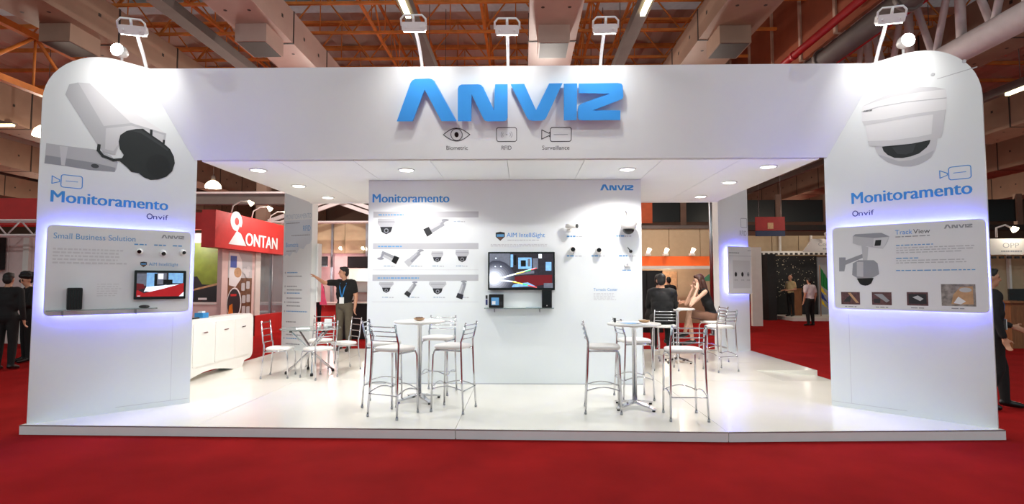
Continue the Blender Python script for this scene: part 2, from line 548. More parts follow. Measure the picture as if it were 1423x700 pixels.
# ---- timber partition, red pipes
t = thing('fire_wall', 'reddish brown boarded partition with pale studs below the roof', 'partition', (7.6, 14, 7.6))
for i in range(12):
    y = 9.5 + i * 1.6
    MB().box(7.55, 7.65, y, y + 1.5, 7.4, 10.3).build('panel', 'brick_brown', t)
    MB().box(7.50, 7.65, y + 1.5, y + 1.6, 7.4, 10.3).build('stud', 'stud_pale', t)
s_ = thing('exit_sign', 'small white sign with red mark on the boarded partition', 'sign', (7.45, 12.1, 8.3))
MB().box(7.40, 7.48, 11.9, 12.5, 8.16, 8.45).build('plate', 'booth_white', s_)
MB().box(7.385, 7.40, 12.0, 12.4, 8.25, 8.34).build('mark', 'booth_red', s_)
for (x, z, r, lab, m) in ((7.0, 7.25, .09, 'thick red sprinkler pipe below the boarded partition', 'pipe_red'), (8.35, 7.3, .06, 'thin red sprinkler pipe beside the white truss', 'pipe_red'),
                          (7.75, 7.15, .24, 'grey round pipe between the two red sprinkler pipes', 'beam_grey')):
    t = thing('ceiling_pipe', lab, 'pipe', (x, 9, z))
    MB().tube([(x, 8.5, z), (x, 30, z)], r, 12).build('pipe_run', m, t)
    for y in (10.5, 13.5, 16.5, 19.5):
        MB().tube([(x, y, z), (x, y + .12, z)], r * 1.2, 12).build('coupling', m, t)

# ---- pendant hall lamps (glass domes that glow)
def pendant(loc, label, e=220, r=.30, top=None, col=(1, .86, .70)):
    x, y, z = loc
    t = thing('pendant_lamp', label, 'lamp', loc, 0, 'pendant lamps of the hall')
    T = Matrix.Translation(Vector(loc))
    MB().lathe([(r, 0), (r * .98, .08), (r * .85, r * .55), (r * .55, r * .85), (.07, r), (.06, r + .01)], 20, 0, T).build('glass_dome', 'pendant_glow', t)
    MB().lathe([(.08, r), (.08, r + .16), (.05, r + .2)], 12, 0, T).build('lamp_cap', 'beam_grey', t)
    MB().tube([(x, y, z + r + .18), (x, y, top or 10.58)], .012, 6).build('suspension_rod', 'beam_grey', t)
    lamp('POINT', 'pendant_light', (x, y, z - .12), e, col, size=.1, parent=t)
pendant((-14.6, 16.5, 6.1), 'glowing pendant lamp hanging left of the left tower, largest one', 340, .36)
pendant((-21.0, 24.0, 5.75), 'glowing pendant lamp left of the left tower, low at the tower edge', 180, .36)
pendant((-27, 30, 5.0), 'faint pendant lamp just above the red header at the left edge', 160, .4)
pendant((-12.2, 21.5, 5.35), 'glowing pendant lamp under the canopy edge above the red corner sign', 200, .30)
pendant((7.0, 24.5, 5.35), 'glowing pendant lamp peeking below the canopy beside the brown column', 110, .30)
pendant((-6.0, 16.8, 6.3), 'unseen lamp added behind the fascia to light the roof, left one', 700, top=7.5, col=(1, .92, .84))  # unseen lamps behind the fascia, added to brighten roof and duct undersides
pendant((.9, 16.8, 6.3), 'unseen lamp added behind the fascia to light the roof, middle one', 700, top=7.5, col=(1, .92, .84))
pendant((5.1, 16.8, 6.3), 'unseen lamp added behind the fascia to light the roof, right one', 340, top=7.5, col=(1, .92, .84))
pendant((18.8, 31, 5.0), 'unseen lamp added behind the right tower to light the far ducts', 1500)  # unseen lamps out by the towers, added to brighten the far ducts
pendant((-20.8, 30, 5.0), 'unseen lamp added behind the left tower to light the far ducts', 1500)
pendant((13.6, 22.0, 5.6), 'unseen lamp added behind the right tower to light the right ducts', 110)
pendant((19.0, 17.0, 5.6), 'unseen lamp added on the right to light the outer ducts', 200)
pendant((-10, -1.5, 7.6), 'pendant lamp over the aisle in front of the booth, left one', 540, col=(.95, .98, 1))
pendant((0, -2.0, 7.6), 'pendant lamp over the aisle in front of the booth, middle one', 540, col=(.95, .98, 1))
pendant((10, -1.5, 7.6), 'pendant lamp over the aisle in front of the booth, right one', 540, col=(.95, .98, 1))
# ================================================================ THE BOOTH
PZ = .10
# ---- platform
root = thing('booth_platform', 'low white raised floor of the booth with lilac grey edge', 'platform', (0, 5.68, 0))
seams_x = (-5.03, -3.2, -.49, 2.22, 5.03)
rows = (5.68, 8.4, 10.3, 12.25)
fy = (5.68, 5.648, 5.60, 5.55, 5.68)      # the front edge bows out a little at the module joints
FU = (Vector((0, 0, 0)), Vector((1, 0, 0)), Vector((0, 1, 0)), Vector((0, 0, 1)))
for i in range(4):
    for j in range(3):
        x0, x1, y0, y1 = seams_x[i], seams_x[i + 1], rows[j], rows[j + 1]
        g = .0025
        if j == 0:
            MB().prism([(x0 + g, fy[i]), (x1 - g, fy[i + 1]), (x1 - g, y1 - g), (x0 + g, y1 - g)], FU, .012, PZ).build('floor_panel', 'platform', root)
        elif i == 3 and j == 1:
            F = frame((0, 0, 0), (1, 0, 0), (0, 1, 0))
            MB().prism([(x0 + g, y0 + g), (4.1, y0 + g), (4.1, 9.4), (5.15, 9.4), (5.15, y1 - g), (x0 + g, y1 - g)], (Vector((0, 0, 0)), Vector((1, 0, 0)), Vector((0, 1, 0)), Vector((0, 0, 1))), .012, PZ).build('floor_panel', 'platform', root)
        else:
            MB().box(x0 + g, (5.15 if i == 3 else x1) - g, y0 + g, y1 - g, .012, PZ).build('floor_panel', 'platform', root)
# ramp at the right side
MB().add([(4.102, 8.402, PZ - .001), (4.102, 9.398, PZ - .001), (5.15, 9.398, .012), (5.15, 8.402, .012), (4.102, 8.402, .004), (4.102, 9.398, .004), (5.15, 9.398, .004), (5.15, 8.402, .004)],
         [(0, 3, 2, 1), (4, 5, 6, 7), (0, 4, 7, 3), (2, 6, 5, 1), (3, 7, 6, 2), (0, 1, 5, 4)]).build('ramp', 'platform', root)
for i in range(4):
    a, b, ya, yb = seams_x[i], seams_x[i + 1], fy[i], fy[i + 1]
    ga = .009 if i in (2, 3) else 0
    MB().prism([(a + ga, ya - .015), (b, yb - .015), (b, yb - .001), (a + ga, ya - .001)], FU, .004, .093).build('front_skirting', 'platform_edge', root)
    MB().prism([(a + ga, ya - .018), (b, yb - .018), (b, yb - .001), (a + ga, ya - .001)], FU, .0935, .0995).build('edge_strip', 'edge_trim', root)
MB().box(-5.0, 5.0, 5.70, 12.2, 0, .012).build('plinth', 'booth_dark', root)

# ---- display towers
du = Vector((1.06, 1.02, 0)).normalized(); ur = Vector((1.06, -1.02, 0)).normalized()
AL = Vector((-5.02, 5.68, 0)) + du * .04
AR = Vector((5.02, 5.68, 0)) - ur * 1.54
FL = frame(AL, du); FR = frame(AR, ur)
TH = 4.17
def tower_outline(mirror):
    R = .62
    pts = [(0, PZ), (1.5, PZ), (1.5, TH - .05)]
    pts += [(R + R * math.cos(PI / 2 + PI / 2 * i / 12), TH - R + R * math.sin(PI / 2 + PI / 2 * i / 12)) for i in range(13)]
    if mirror: pts = [(1.5 - p[0], p[1]) for p in pts]
    return pts
towL = thing('display_tower', 'tall white tower printed with a box camera, left of the booth', 'display tower', tuple(AL + Vector((0, 0, PZ))))
MB().prism(tower_outline(False), FL, -.10, 0, 0).build('slab', 'white', towL)
towR = thing('display_tower', 'tall white tower printed with a dome camera, right of the booth', 'display tower', tuple(AR + Vector((0, 0, PZ))))
MB().prism(tower_outline(True), FR, -.10, 0, 0).build('slab', 'white', towR)

# printed box camera (left tower)
P_ = []
P_.append(([(.048, 3.081), (.224, 3.078), (.5, 3.081), (.62, 3.03), (.684, 2.965), (.672, 2.88), (.659, 2.85), (.427, 2.841), (.218, 2.855), (.04, 2.859)], 'print_lgrey'))
P_.append(([(.048, 2.95), (.45, 2.93), (.665, 2.90), (.659, 2.85), (.427, 2.841), (.218, 2.855), (.04, 2.859)], 'print_grey'))
P_.append(([(.16, 3.067), (.231, 3.073), (.212, 2.861), (.181, 2.863)], 'print_vlgrey'))
P_.append((circ(.475, 2.893, .036, .024), 'print_dark'))
P_.append(([(.294, 3.81), (.217, 3.77), (.188, 3.649), (.498, 3.125), (.541, 3.068), (.66, 3.05), (.70, 3.2), (1.04, 3.27), (1.141, 3.261), (1.156, 3.392), (.394, 3.825)], 'print_vlgrey'))
P_.append(([(.294, 3.81), (.217, 3.77), (.188, 3.649), (.498, 3.125), (.541, 3.068), (.54, 3.364)], 'print_lgrey'))
P_.append(([(.294, 3.81), (.54, 3.364), (.78, 3.456), (.53, 3.70), (.394, 3.825)], 'print_vlgrey'))
P_.append(([(.394, 3.825), (.53, 3.70), (.79, 3.456), (.977, 3.406), (1.156, 3.392)], 'print_white'))
P_.append(([(.54, 3.364), (.798, 3.45), (1.15, 3.391), (1.141, 3.261), (1.04, 3.273), (.69, 3.211), (.654, 3.047), (.541, 3.066)], 'print_lgrey'))
P_.append(([(.56, 3.34), (.80, 3.42), (1.13, 3.37), (1.125, 3.28), (.72, 3.25), (.64, 3.09), (.56, 3.10)], 'print_vlgrey'))
for q in strokes([(.504, 3.136), (.5, 3.074), (.543, 3.019), (.641, 2.986), (.72, 3.005)], .03): P_.append((q, 'print_black'))
hood = [(.684, 3.21), (.697, 3.289), (.757, 3.35), (.844, 3.388), (.916, 3.405), (1.003, 3.346), (1.118, 3.275), (1.199, 3.208), (1.242, 3.122), (1.255, 3.039), (1.229, 2.936), (1.169, 2.861), (1.087, 2.818), (1.01, 2.801), (.941, 2.824), (.889, 2.867), (.816, 2.871), (.78, 2.915), (.703, 2.981), (.738, 3.061), (.698, 3.124)]
P_.append((hood, 'print_black'))
P_.append(([(.80, 3.36), (.90, 3.385), (1.10, 3.265), (1.19, 3.19), (1.17, 3.18), (1.08, 3.24), (.90, 3.345)], 'print_charcoal'))
P_.append((circ(1.085, 2.98, .125, .145), 'print_ink'))
P_.append((rect(.985, 3.34, 1.012, 3.41), 'print_black'))
P_.append((rect(1.12, 3.26, 1.142, 3.31), 'print_black'))
decal('printed_camera', towL, FL, P_)
def icon_cam(F, parent, u, v, k, mat, wd=.008, body=True):
    q = []
    for pl in strokes(rrect(u, v, u + .18 * k, v + .135 * k, .022 * k, 3), wd, True): q.append((pl, mat))
    for pl in strokes([(u - .012 * k, v + .075 * k), (u - .075 * k, v + .11 * k), (u - .075 * k, v + .03 * k), (u - .012 * k, v + .055 * k)], wd, True): q.append((pl, mat))
    for pl in strokes([(u + .04 * k, v + .07 * k), (u + .14 * k, v + .07 * k)], wd * .7): q.append((pl, mat))
    return decal('camera_icon', parent, F, q, .0012, .00005)
icon_cam(FL, towL, .186, 2.62, 1.02, 'print_blue')
text('lettering', 'Monitoramento', FL, .108, 2.452, 1.09, 'print_blue', towL, height=.128, bold=.0045)
decal('panel_seam', towL, FL, [(rect(1.29, .16, 1.294, 1.16), 'print_vlgrey'), (rect(.75, .155, 1.49, .160), 'print_vlgrey')])
for q, (F, u, v, par) in enumerate(((FL, .98, 2.335, towL), (FR, .28, 2.363, towR))):
    k = []
    for pl in strokes(circ(u + .035, v + .03, .026, .03, 14), .010, True): k.append((pl, 'print_navy'))
    decal('ring_mark', par, F, k, .0012, .00003)
    text('lettering', 'nvif', F, u + .07, v, .155, 'print_navy', par, height=.06)
# printed dome camera (right tower)
P_ = []
P_.append(([(.531, 3.164), (1.118, 3.159), (1.11, 3.08), (1.094, 3.015), (1.06, 2.95), (1.012, 2.912), (.95, 2.885), (.877, 2.873), (.79, 2.885), (.711, 2.918), (.64, 2.965), (.585, 3.025), (.55, 3.09)], 'print_vlgrey'))
P_.append(([(.604, 3.151), (1.06, 3.156), (1.045, 3.10), (1.018, 3.061), (.949, 3.006), (.87, 2.985), (.797, 2.98), (.72, 2.995), (.659, 3.038), (.62, 3.09)], 'print_black'))
P_.append(([(.56, 3.06), (.66, 3.01), (.76, 2.95), (.88, 2.945), (1.0, 2.985), (1.085, 3.02), (1.05, 2.94), (.95, 2.885), (.877, 2.873), (.79, 2.885), (.66, 2.95)], 'print_lgrey'))
P_.append(([(.70, 3.12), (.925, 3.12), (.895, 3.03), (.83, 3.015), (.75, 3.035)], 'print_charcoal'))
P_.append(([(.42, 3.649), (.533, 3.694), (.767, 3.76), (.9, 3.765), (.988, 3.748), (1.12, 3.71), (1.207, 3.666), (1.215, 3.566), (1.20, 3.44), (1.165, 3.20), (1.15, 3.146), (.885, 3.128), (.60, 3.145), (.487, 3.172), (.465, 3.28), (.449, 3.428), (.415, 3.482)], 'print_white'))
P_.append(([(.42, 3.655), (.533, 3.697), (.767, 3.763), (.988, 3.75), (1.12, 3.712), (1.207, 3.668), (1.0, 3.69), (.75, 3.70), (.55, 3.68)], 'print_vlgrey'))
P_.append(([(.418, 3.60), (.60, 3.62), (.85, 3.615), (1.21, 3.576), (1.21, 3.566), (.85, 3.605), (.60, 3.61), (.418, 3.59)], 'print_lgrey'))
P_.append(([(.418, 3.48), (.62, 3.46), (.9, 3.462), (1.203, 3.445), (1.198, 3.41), (.9, 3.428), (.62, 3.425), (.44, 3.425)], 'print_vlgrey'))
P_.append(([(1.09, 3.42), (1.2, 3.44), (1.165, 3.20), (1.15, 3.146), (1.06, 3.14)], 'print_vlgrey'))
P_.append(([(.468, 3.235), (.7, 3.20), (.95, 3.195), (1.16, 3.21), (1.15, 3.146), (.885, 3.128), (.60, 3.145), (.487, 3.172)], 'print_vlgrey'))
decal('printed_camera', towR, FR, P_)
logo(FR, .435, 3.585, .09, 'print_dark', towR, d=.009)
for pl_u, pl_v in ((1.10, 3.86), (1.37, 3.93)):
    MB().lathe([(.02, 0), (.018, .008)], 10, 0, Matrix.Translation(FR[0] + FR[1] * pl_u + FR[2] * pl_v) @ Matrix.Rotation(math.atan2(ur.y, ur.x), 4, 'Z') @ Matrix.Rotation(PI / 2, 4, 'X')).build('screw', 'print_lgrey', towR)
decal('cap_seam', towR, FR, [(strokes([(1.14, 3.80), (1.47, 3.84)], .008)[0], 'print_lgrey')])
icon_cam(FR, towR, 1.20, 2.675, 1.02, 'print_blue')
text('lettering', 'Monitoramento', FR, .285, 2.51, 1.10, 'print_blue', towR, height=.135, bold=.0045)
decal('panel_seam', towR, FR, [(rect(.21, .16, .214, 1.2), 'print_vlgrey'), (rect(.01, .155, .75, .160), 'print_vlgrey')])

# ---- back-lit info panels on the towers
def info_panel(F, u0, v0, u1, v1, label, cat='panel', gap=.075, ledw=.03, led='led_blue', r=.05):
    o = F[0] + F[1] * (u0 + u1) / 2 + F[2] * v0 + F[3] * gap
    t = thing('info_panel', label, cat, tuple(o), 0, 'back-lit information panels')
    MB().prism(rrect(u0, v0, u1, v1, r), F, gap, gap + .018).build('board', 'panel_grey', t)
    # led strip round the rim behind the board, on a small channel
    i = .05
    for (a, b, c, d) in ((u0 + i, v0 + i, u1 - i, v0 + i + ledw), (u0 + i, v1 - i - ledw, u1 - i, v1 - i), (u0 + i, v0 + i + ledw, u0 + i + ledw, v1 - i - ledw), (u1 - i - ledw, v0 + i + ledw, u1 - i, v1 - i - ledw)):
        MB().prism(rect(a, b, c, d), F, .018, .03).build('led_strip', led, t)
    for (a, b) in ((u0 + .2, v0 + .2), (u1 - .2, v0 + .2), (u0 + .2, v1 - .2), (u1 - .2, v1 - .2)):
        MB().prism(circ(a, b, .02, n=10), F, 0, gap).build('standoff', 'steel', t)
    return t
panL = info_panel(FL, .085, 1.22, 1.44, 2.195, 'grey back-lit panel about small business, on the left tower')
panR = info_panel(FR, .088, 1.265, 1.487, 2.232, 'grey back-lit panel with tracking camera picture, on the right tower')
def off(F, d): return (F[0] + F[3] * d, F[1], F[2], F[3])
GL = off(FL, .093); GR = off(FR, .093)
text('lettering', 'Small Business Solution', GL, .140, 2.050, .73, 'print_sky', panL, height=.062)
logo(GL, 1.125, 2.103, .24, 'print_grey', panL)
textlines('body_text', GL, .14, .80, 1.93, .037, 5, 'print_vlgrey', panL, h=.018)
textlines('body_text', GL, .53, .76, 1.555, .026, 6, 'print_vlgrey', panL, h=.008)
for u in (.86, 1.055, 1.245):
    textlines('caption_text', GL, u, u + .12, 2.012, .03, 1, 'print_sky', panL, h=.014, rag=.02)
def shield(F, u, v, k, parent):
    sh = [(0, .9), (.5, 1), (1, .9), (1, .45), (.5, 0), (0, .45)]
    q = [([(u + p[0] * k, v + p[1] * k) for p in sh], 'print_charcoal')]
    q.append(([(u + k * .1, v + k * .45), (u + k * .9, v + k * .45), (u + k * .9, v + k * .72), (u + k * .1, v + k * .72)], 'print_sky'))
    q.append(([(u + k * .15, v + k * .40), (u + k * .85, v + k * .40), (u + k * .5, v + k * .1)], 'print_brown'))
    return decal('shield_emblem', parent, F, q)
shield(GL, .925, 1.755, .065, panL)
text('lettering', 'AIM IntelliSight', GL, 1.01, 1.775, .30, 'print_sky', panL, height=.038)
text('lettering', 'Track', GR, .718, 2.112, .155, 'print_blue', panR, height=.05)
text('lettering', 'View', GR, .882, 2.112, .148, 'print_dark', panR, height=.05)
textlines('caption_text', GR, .718, 1.03, 2.08, .03, 1, 'print_grey', panR, h=.010, rag=.02)
logo(GR, 1.149, 2.148, .235, 'print_grey', panR)
textlines('caption_text', GR, .72, 1.08, 1.985, .03, 1, 'print_sky', panR, h=.010)
textlines('body_text', GR, .72, 1.39, 1.955, .026, 3, 'print_lgrey', panR, h=.010)
textlines('caption_text', GR, .716, .98, 1.84, .026, 1, 'print_sky', panR, h=.010)
textlines('body_text', GR, .716, 1.35, 1.815, .026, 2, 'print_lgrey', panR, h=.010)
textlines('body_text', GR, .712, 1.40, 1.705, .03, 1, 'print_sky', panR, h=.010, rag=.02)
P_ = [([(.153, 1.874), (.222, 1.872), (.221, 1.839), (.391, 1.906), (.414, 1.87), (.219, 1.785), (.204, 1.709), (.149, 1.709)], 'print_grey'),
      ([(.387, 2.01), (.455, 1.984), (.44, 1.831), (.397, 1.832)], 'print_lgrey'),
      ([(.294, 1.801), (.351, 1.836), (.504, 1.831), (.54, 1.795), (.551, 1.672), (.482, 1.629), (.344, 1.621), (.283, 1.666)], 'print_grey'),
      ([(.335, 1.815), (.40, 1.815), (.395, 1.64), (.33, 1.65)], 'print_lgrey'),
      ([(.329, 1.624), (.497, 1.629), (.472, 1.567), (.44, 1.545), (.411, 1.54), (.38, 1.547), (.358, 1.563)], 'print_black'),
      ([(.304, 2.118), (.33, 2.14), (.587, 2.14), (.662, 2.095), (.643, 2.036), (.597, 1.96), (.356, 2.01), (.301, 2.036)], 'print_lgrey'),
      ([(.304, 2.118), (.33, 2.14), (.587, 2.14), (.662, 2.095), (.511, 2.085)], 'print_grey'),
      ([(.511, 2.079), (.655, 2.088), (.62, 2.003), (.597, 1.965), (.501, 1.985)], 'print_vlgrey'),
      ([(.528, 2.06), (.585, 2.061), (.575, 1.996), (.516, 1.994)], 'print_black')]
decal('printed_camera', panR, GR, P_)
for k, (a, b, c, d, m) in enumerate(((.162, 1.321, .354, 1.466, 'print_maroon'), (.472, 1.323, .661, 1.468, 'print_maroon'), (.801, 1.326, .989, 1.472, 'print_maroon'), (1.103, 1.331, 1.384, 1.56, 'print_photo'))):
    q = [(rect(a, b, c, d), m)]
    if k == 0: q += [([(a + .02, b + .03), (a + .06, b + .08), (a + .12, b + .13), (a + .09, b + .03)], 'print_charcoal'), ([(c - .04, b + .02), (c - .01, b + .02), (a + .1, d - .01), (a + .07, d - .01)], 'print_tan')]
    if k == 1: q += [([(a + .02, d - .02), (a + .1, d - .02), (c - .02, b + .05), (c - .05, b + .03)], 'print_grey'), (rect(a + .02, b + .02, a + .08, b + .07), 'print_charcoal')]
    if k == 2: q += [(rect(a + .015, b + .02, c - .015, d - .02), 'print_charcoal'), ([(a + .05, b + .09), (a + .10, b + .11), (c - .04, b + .075), (c - .07, b + .05)], 'print_lgrey')]
    if k == 3: q += [([(a + .08, b + .02), (a + .10, b + .12), (a + .16, d - .03), (c - .02, d - .02), (c - .02, b + .02)], 'print_tan'), ([(a + .1, b + .03), (a + .14, b + .1), (a + .2, b + .05), (a + .16, b + .02)], 'print_white'), (circ(a + .2, d - .06, .05, .025), 'print_lgrey')]
    decal('printed_photo', panR, GR, q)
    textlines('caption_text', GR, (a + c) / 2 - .06, (a + c) / 2 + .06, b - .03, .02, 1, 'print_grey', panR, h=.010, rag=.02)

# ---- canopy: leaning fascia, soffit panels
FT = Vector((0, 6.305, 4.12)); FB = Vector((0, 6.72, 3.11)); fv = (FT - FB).normalized()
FF = frame(FB, (1, 0, 0), fv)
FH = (FT - FB).length
can = thing('booth_canopy', 'white canopy with leaning fascia joining the two towers', 'canopy', (0, 6.7, 3.1))
MB().prism([(-3.93, 0), (3.93, 0), (4.36, FH), (-4.36, FH)], FF, -.06, 0).build('fascia', 'white', can)
xs_ = [-3.86, -2.9, -1.93, -.965, 0, .965, 1.93, 2.9, 3.86]
for i in range(8):
    MB().box(xs_[i] + .003, xs_[i + 1] - .003, 6.76, 10.24, 3.10, 3.16).build('soffit_panel', 'soffit', can)
MB().box(-3.84, 3.84, 6.80, 10.2, 3.165, 3.45).build('roof_box', 'white', can)
BT = Vector((0, 10.66, 4.12)); BB = Vector((0, 10.25, 3.11))
FBk = frame(BB, (1, 0, 0), (BT - BB).normalized())
MB().prism([(-3.86, -.01), (3.86, -.01), (4.3, FH), (-4.3, FH)], FBk, -.06, 0).build('rear_fascia', 'white', can)
# icons and captions printed on the fascia
q = []
eye = [(-.78 + .326 * i / 16, .30 + .078 * math.sin(PI * i / 16)) for i in range(17)] + [(-.454 - .326 * i / 16, .30 - .078 * math.sin(PI * i / 16)) for i in range(1, 16)]
for pl in strokes(eye, .009, True): q.append((pl, 'print_dark'))
for pl in strokes(circ(-.617, .30, .07, n=24), .007, True): q.append((pl, 'print_dark'))
q.append((circ(-.617, .30, .026, .032), 'print_black'))
decal('eye_icon', can, FF, q, .0012, .00004)
q = []
for pl in strokes(rrect(-.126, .214, .12, .381, .025, 3), .008, True): q.append((pl, 'print_dark'))
for s in (-1, 1):
    for k, r in ((0, .028), (1, .048)):
        pts = [(-.003 + s * (.02 + r * math.cos(a)), .297 + r * math.sin(a)) for a in [(-.8 + 1.6 * j / 6) for j in range(7)]]
        for pl in strokes(pts, .005): q.append((pl, 'print_grey'))
q.append((rect(-.012, .293, .008, .301), 'print_grey'))
decal('card_icon', can, FF, q, .0012, .00004)
q = []
for pl in strokes(rrect(.531, .211, .788, .379, .025, 3), .009, True): q.append((pl, 'print_dark'))
for pl in strokes([(.527, .325), (.515, .31), (.427, .352), (.427, .24), (.515, .282), (.527, .27)], .009, True): q.append((pl, 'print_dark'))
for pl in strokes([(.575, .295), (.745, .295)], .005): q.append((pl, 'print_grey'))
decal('camera_icon', can, FF, q, .0012, .00004)
text('lettering', 'Biometric', FF, -.749, .115, .265, 'print_dark', can, height=.05)
text('lettering', 'RFID', FF, -.067, .113, .123, 'print_dark', can, height=.05)
text('lettering', 'Surveillance', FF, .434, .111, .336, 'print_dark', can, height=.05)
# raised blue letters, one thing each
for ch, nm in zip('anviz', ('first, roof-shaped', 'second, slanted double stroke', 'third, v-shaped', 'fourth, a plain upright bar', 'last, angular z-shape')):
    pts = LOGO[ch]
    c_ = FF[0] + FF[1] * pts[0][0] + FF[2] * .47 + FF[3] * .045
    t = thing('sign_letter', 'raised bright blue letter on the fascia, ' + nm, 'letter', tuple(c_), 0, 'raised blue letters on the fascia')
    MB().prism(pts, FF, .05, .11).build('letter_body', 'letter_blue', t)
    us = [p[0] for p in pts]
    for (a, b) in {'a': ((-1.0, .90), (-1.2, .55), (-.72, .55)), 'n': ((-.5, .55), (-.05, .8)), 'v': ((.15, .84), (.36, .52), (.55, .84)), 'i': ((.76, .55), (.76, .82)), 'z': ((.95, .84), (1.2, .53))}[ch]:
        MB().prism(circ(a, b, .012, n=8), FF, 0, .05).build('stud', 'steel', t)

# ---- recessed downlights
def downlight(x, y, label, e=75):
    t = thing('downlight', label, 'downlight', (x, y, 3.1), 0, 'recessed downlights in the canopy')
    T = Matrix.Translation(Vector((x, y, 3.1)))
    MB().lathe([(.115, -.001), (.115, -.012), (.10, -.014), (.092, -.004)], 24, 0, T).build('rim', 'white', t)
    MB().lathe([(.09, -.006), (.085, -.010), (.03, -.013)], 20, 0, T).build('lens', 'lamp_glow', t)
    lamp('SPOT', 'downlight_beam', (x, y, 3.07), e, (1, .96, .92), (x, y, 0), parent=t, size=.07, spot=146, blend=.4)
for x, y, lab in ((-3.39, 7.28, 'left canopy side, nearest the fascia'), (-3.34, 8.5, 'left canopy side, middle of three'), (-3.3, 9.68, 'left canopy side, deepest of three'),
                  (3.42, 7.18, 'right canopy side, nearest the fascia'), (3.34, 8.32, 'right canopy side, middle of three'), (3.35, 9.7, 'right canopy side, deepest of three'),
                  (-1.38, 7.31, 'above the left of the central wall'), (1.6, 7.32, 'above the right of the central wall')):
    downlight(x, y, 'round glowing downlight in the soffit, ' + lab, 160 if 'deepest' in lab else 104)

# ---- floodlights on arms above the fascia
def flood(bx, hx, hy, hz, label, aim, e, by=6.40, bz=4.12):
    t = thing('arm_floodlight', label, 'floodlight', (bx, by, bz), 0, 'floodlights on arms above the booth')
    b = Vector((bx, by + .02, bz - .15)); m1 = Vector((bx, by - .02, bz + .06)); h = Vector((hx, hy, hz))
    m2 = m1.lerp(h, .5) + Vector((0, 0, .045))
    MB().tube([b, m1, m1.lerp(m2, .5) + Vector((0, 0, .015)), m2, h + Vector((0, .06, -.03)), h + Vector((0, .03, 0))], .019, 10).build('arm', 'lamp_metal', t)
    yaw = math.atan2(aim[0] - hx, -(aim[1] - hy) if aim[1] < hy else (aim[1] - hy)) * -.5
    T = Matrix.Translation(h) @ Matrix.Rotation(yaw, 4, 'Z') @ Matrix.Rotation(math.radians(24), 4, 'X')
    F = (T @ Vector((0, 0, 0)), (T.to_3x3() @ Vector((1, 0, 0))), (T.to_3x3() @ Vector((0, 0, 1))), (T.to_3x3() @ Vector((0, -1, 0))))
    MB().prism(rrect(-.125, -.075, .125, .02, .025, 4), F, -.06, .05).build('housing', 'lamp_metal', t)
    fr = MB()
    pts = [T @ Vector(p) for p in ((-.13, -.03, -.02), (-.13, -.03, .05), (-.095, -.03, .085), (.095, -.03, .085), (.13, -.03, .05), (.13, -.03, -.02))]
    fr.tube(pts, .011, 8); fr.build('bracket', 'lamp_metal', t)
    MB().tube([T @ Vector((0, -.03, .01)), T @ Vector((0, -.03, .085))], .014, 8).build('stem', 'lamp_metal', t)
    for s in (-1, 1):
        MB().lathe([(.012, 0), (.010, .012)], 10, 0, T @ Matrix.Translation((s * .08, -.05, -.03)) @ Matrix.Rotation(PI / 2, 4, 'X')).build('fixing_screw', 'lamp_metal', t)
    MB().box(-.11, .11, -.03, .05, -.082, -.0755, 0, T).build('lens', 'flood_glow', t)
    lamp('SPOT', 'floodlight_beam', tuple(h + Vector((0, .03, -.13))), e, (1, .97, .94), aim, parent=t, size=.05, spot=100, blend=1.0)
flood(-4.35, -3.99, 5.65, 4.31, 'white floodlight on a curved arm above the left tower', (-4.35, 6.25, 3.9), 31)
flood(-1.01, -.96, 5.65, 4.32, 'white floodlight on an arm above the first blue letter', (-1.0, 6.5, 3.8), 24)
flood(.02, .03, 5.65, 4.275, 'white floodlight on an arm above the middle blue letter', (.0, 6.5, 3.8), 24)
flood(1.12, 1.065, 5.65, 4.28, 'white floodlight on an arm above the last blue letter', (1.1, 6.5, 3.8), 24)
flood(4.35, 4.04, 5.65, 4.36, 'white floodlight on a curved arm above the right tower', (4.35, 6.25, 3.9), 31)
# bare bright spot lamps standing behind the tower tops
for x, y, z, lab in ((-4.80, 6.55, 4.44, 'dazzling small spotlight behind the left tower top'), (4.72, 6.42, 4.42, 'dazzling small spotlight behind the right tower top')):
    t = thing('spot_lamp', lab, 'spotlight', (x, y, z - .12))
    T = Matrix.Translation(Vector((x, y, z)))
    MB().tube([(x, y + .03, z - .5), (x, y + .03, z - .05)], .015, 8).build('stem', 'lamp_metal', t)
    MB().lathe([(.05, 0), (.075, .06), (.08, .14)], 16, 0, T @ Matrix.Rotation(PI / 2, 4, 'X') @ Matrix.Translation((0, 0, -.08))).build('reflector', 'lamp_metal', t)
    MB().ell((x, y - .075, z), (.07, .02, .07)).build('lens', 'flood_glow', t)

# ---- central wall block
cw = thing('central_wall', 'white box-shaped wall in the middle of the booth with product display', 'wall block', (-.08, 8.05, PZ))
MB().box(-2.1, 1.94, 8.05, 9.75, PZ, 3.095).build('wall_body', 'white', cw)
MB().box(-2.1, 1.94, 8.044, 8.0495, PZ, PZ + .012).build('base_strip', 'print_lgrey', cw)
FW = frame((0, 8.05, 0), (1, 0, 0))
text('lettering', 'Monitoramento', FW, -2.038, 2.765, 1.14, 'print_blue', cw, height=.13, bold=.0045)
logo(FW, 1.34, 2.935, .49, 'print_blue', cw)
for v0, tx in ((2.538, .38), (2.068, .36), (1.601, .62)):
    decal('grey_band', cw, FW, [(rect(-2.026, v0, -.46, v0 + .09), 'print_lgrey')])
    textlines('band_text', FW, -1.95, -1.95 + tx, v0 + .032, .03, 1, 'print_sky', cw, h=.018, rag=.02, d=.002)
for v in (1.76, 1.29): decal('rule_line', cw, FW, [(rect(-2.026, v, -.46, v + .005), 'print_vlgrey')])
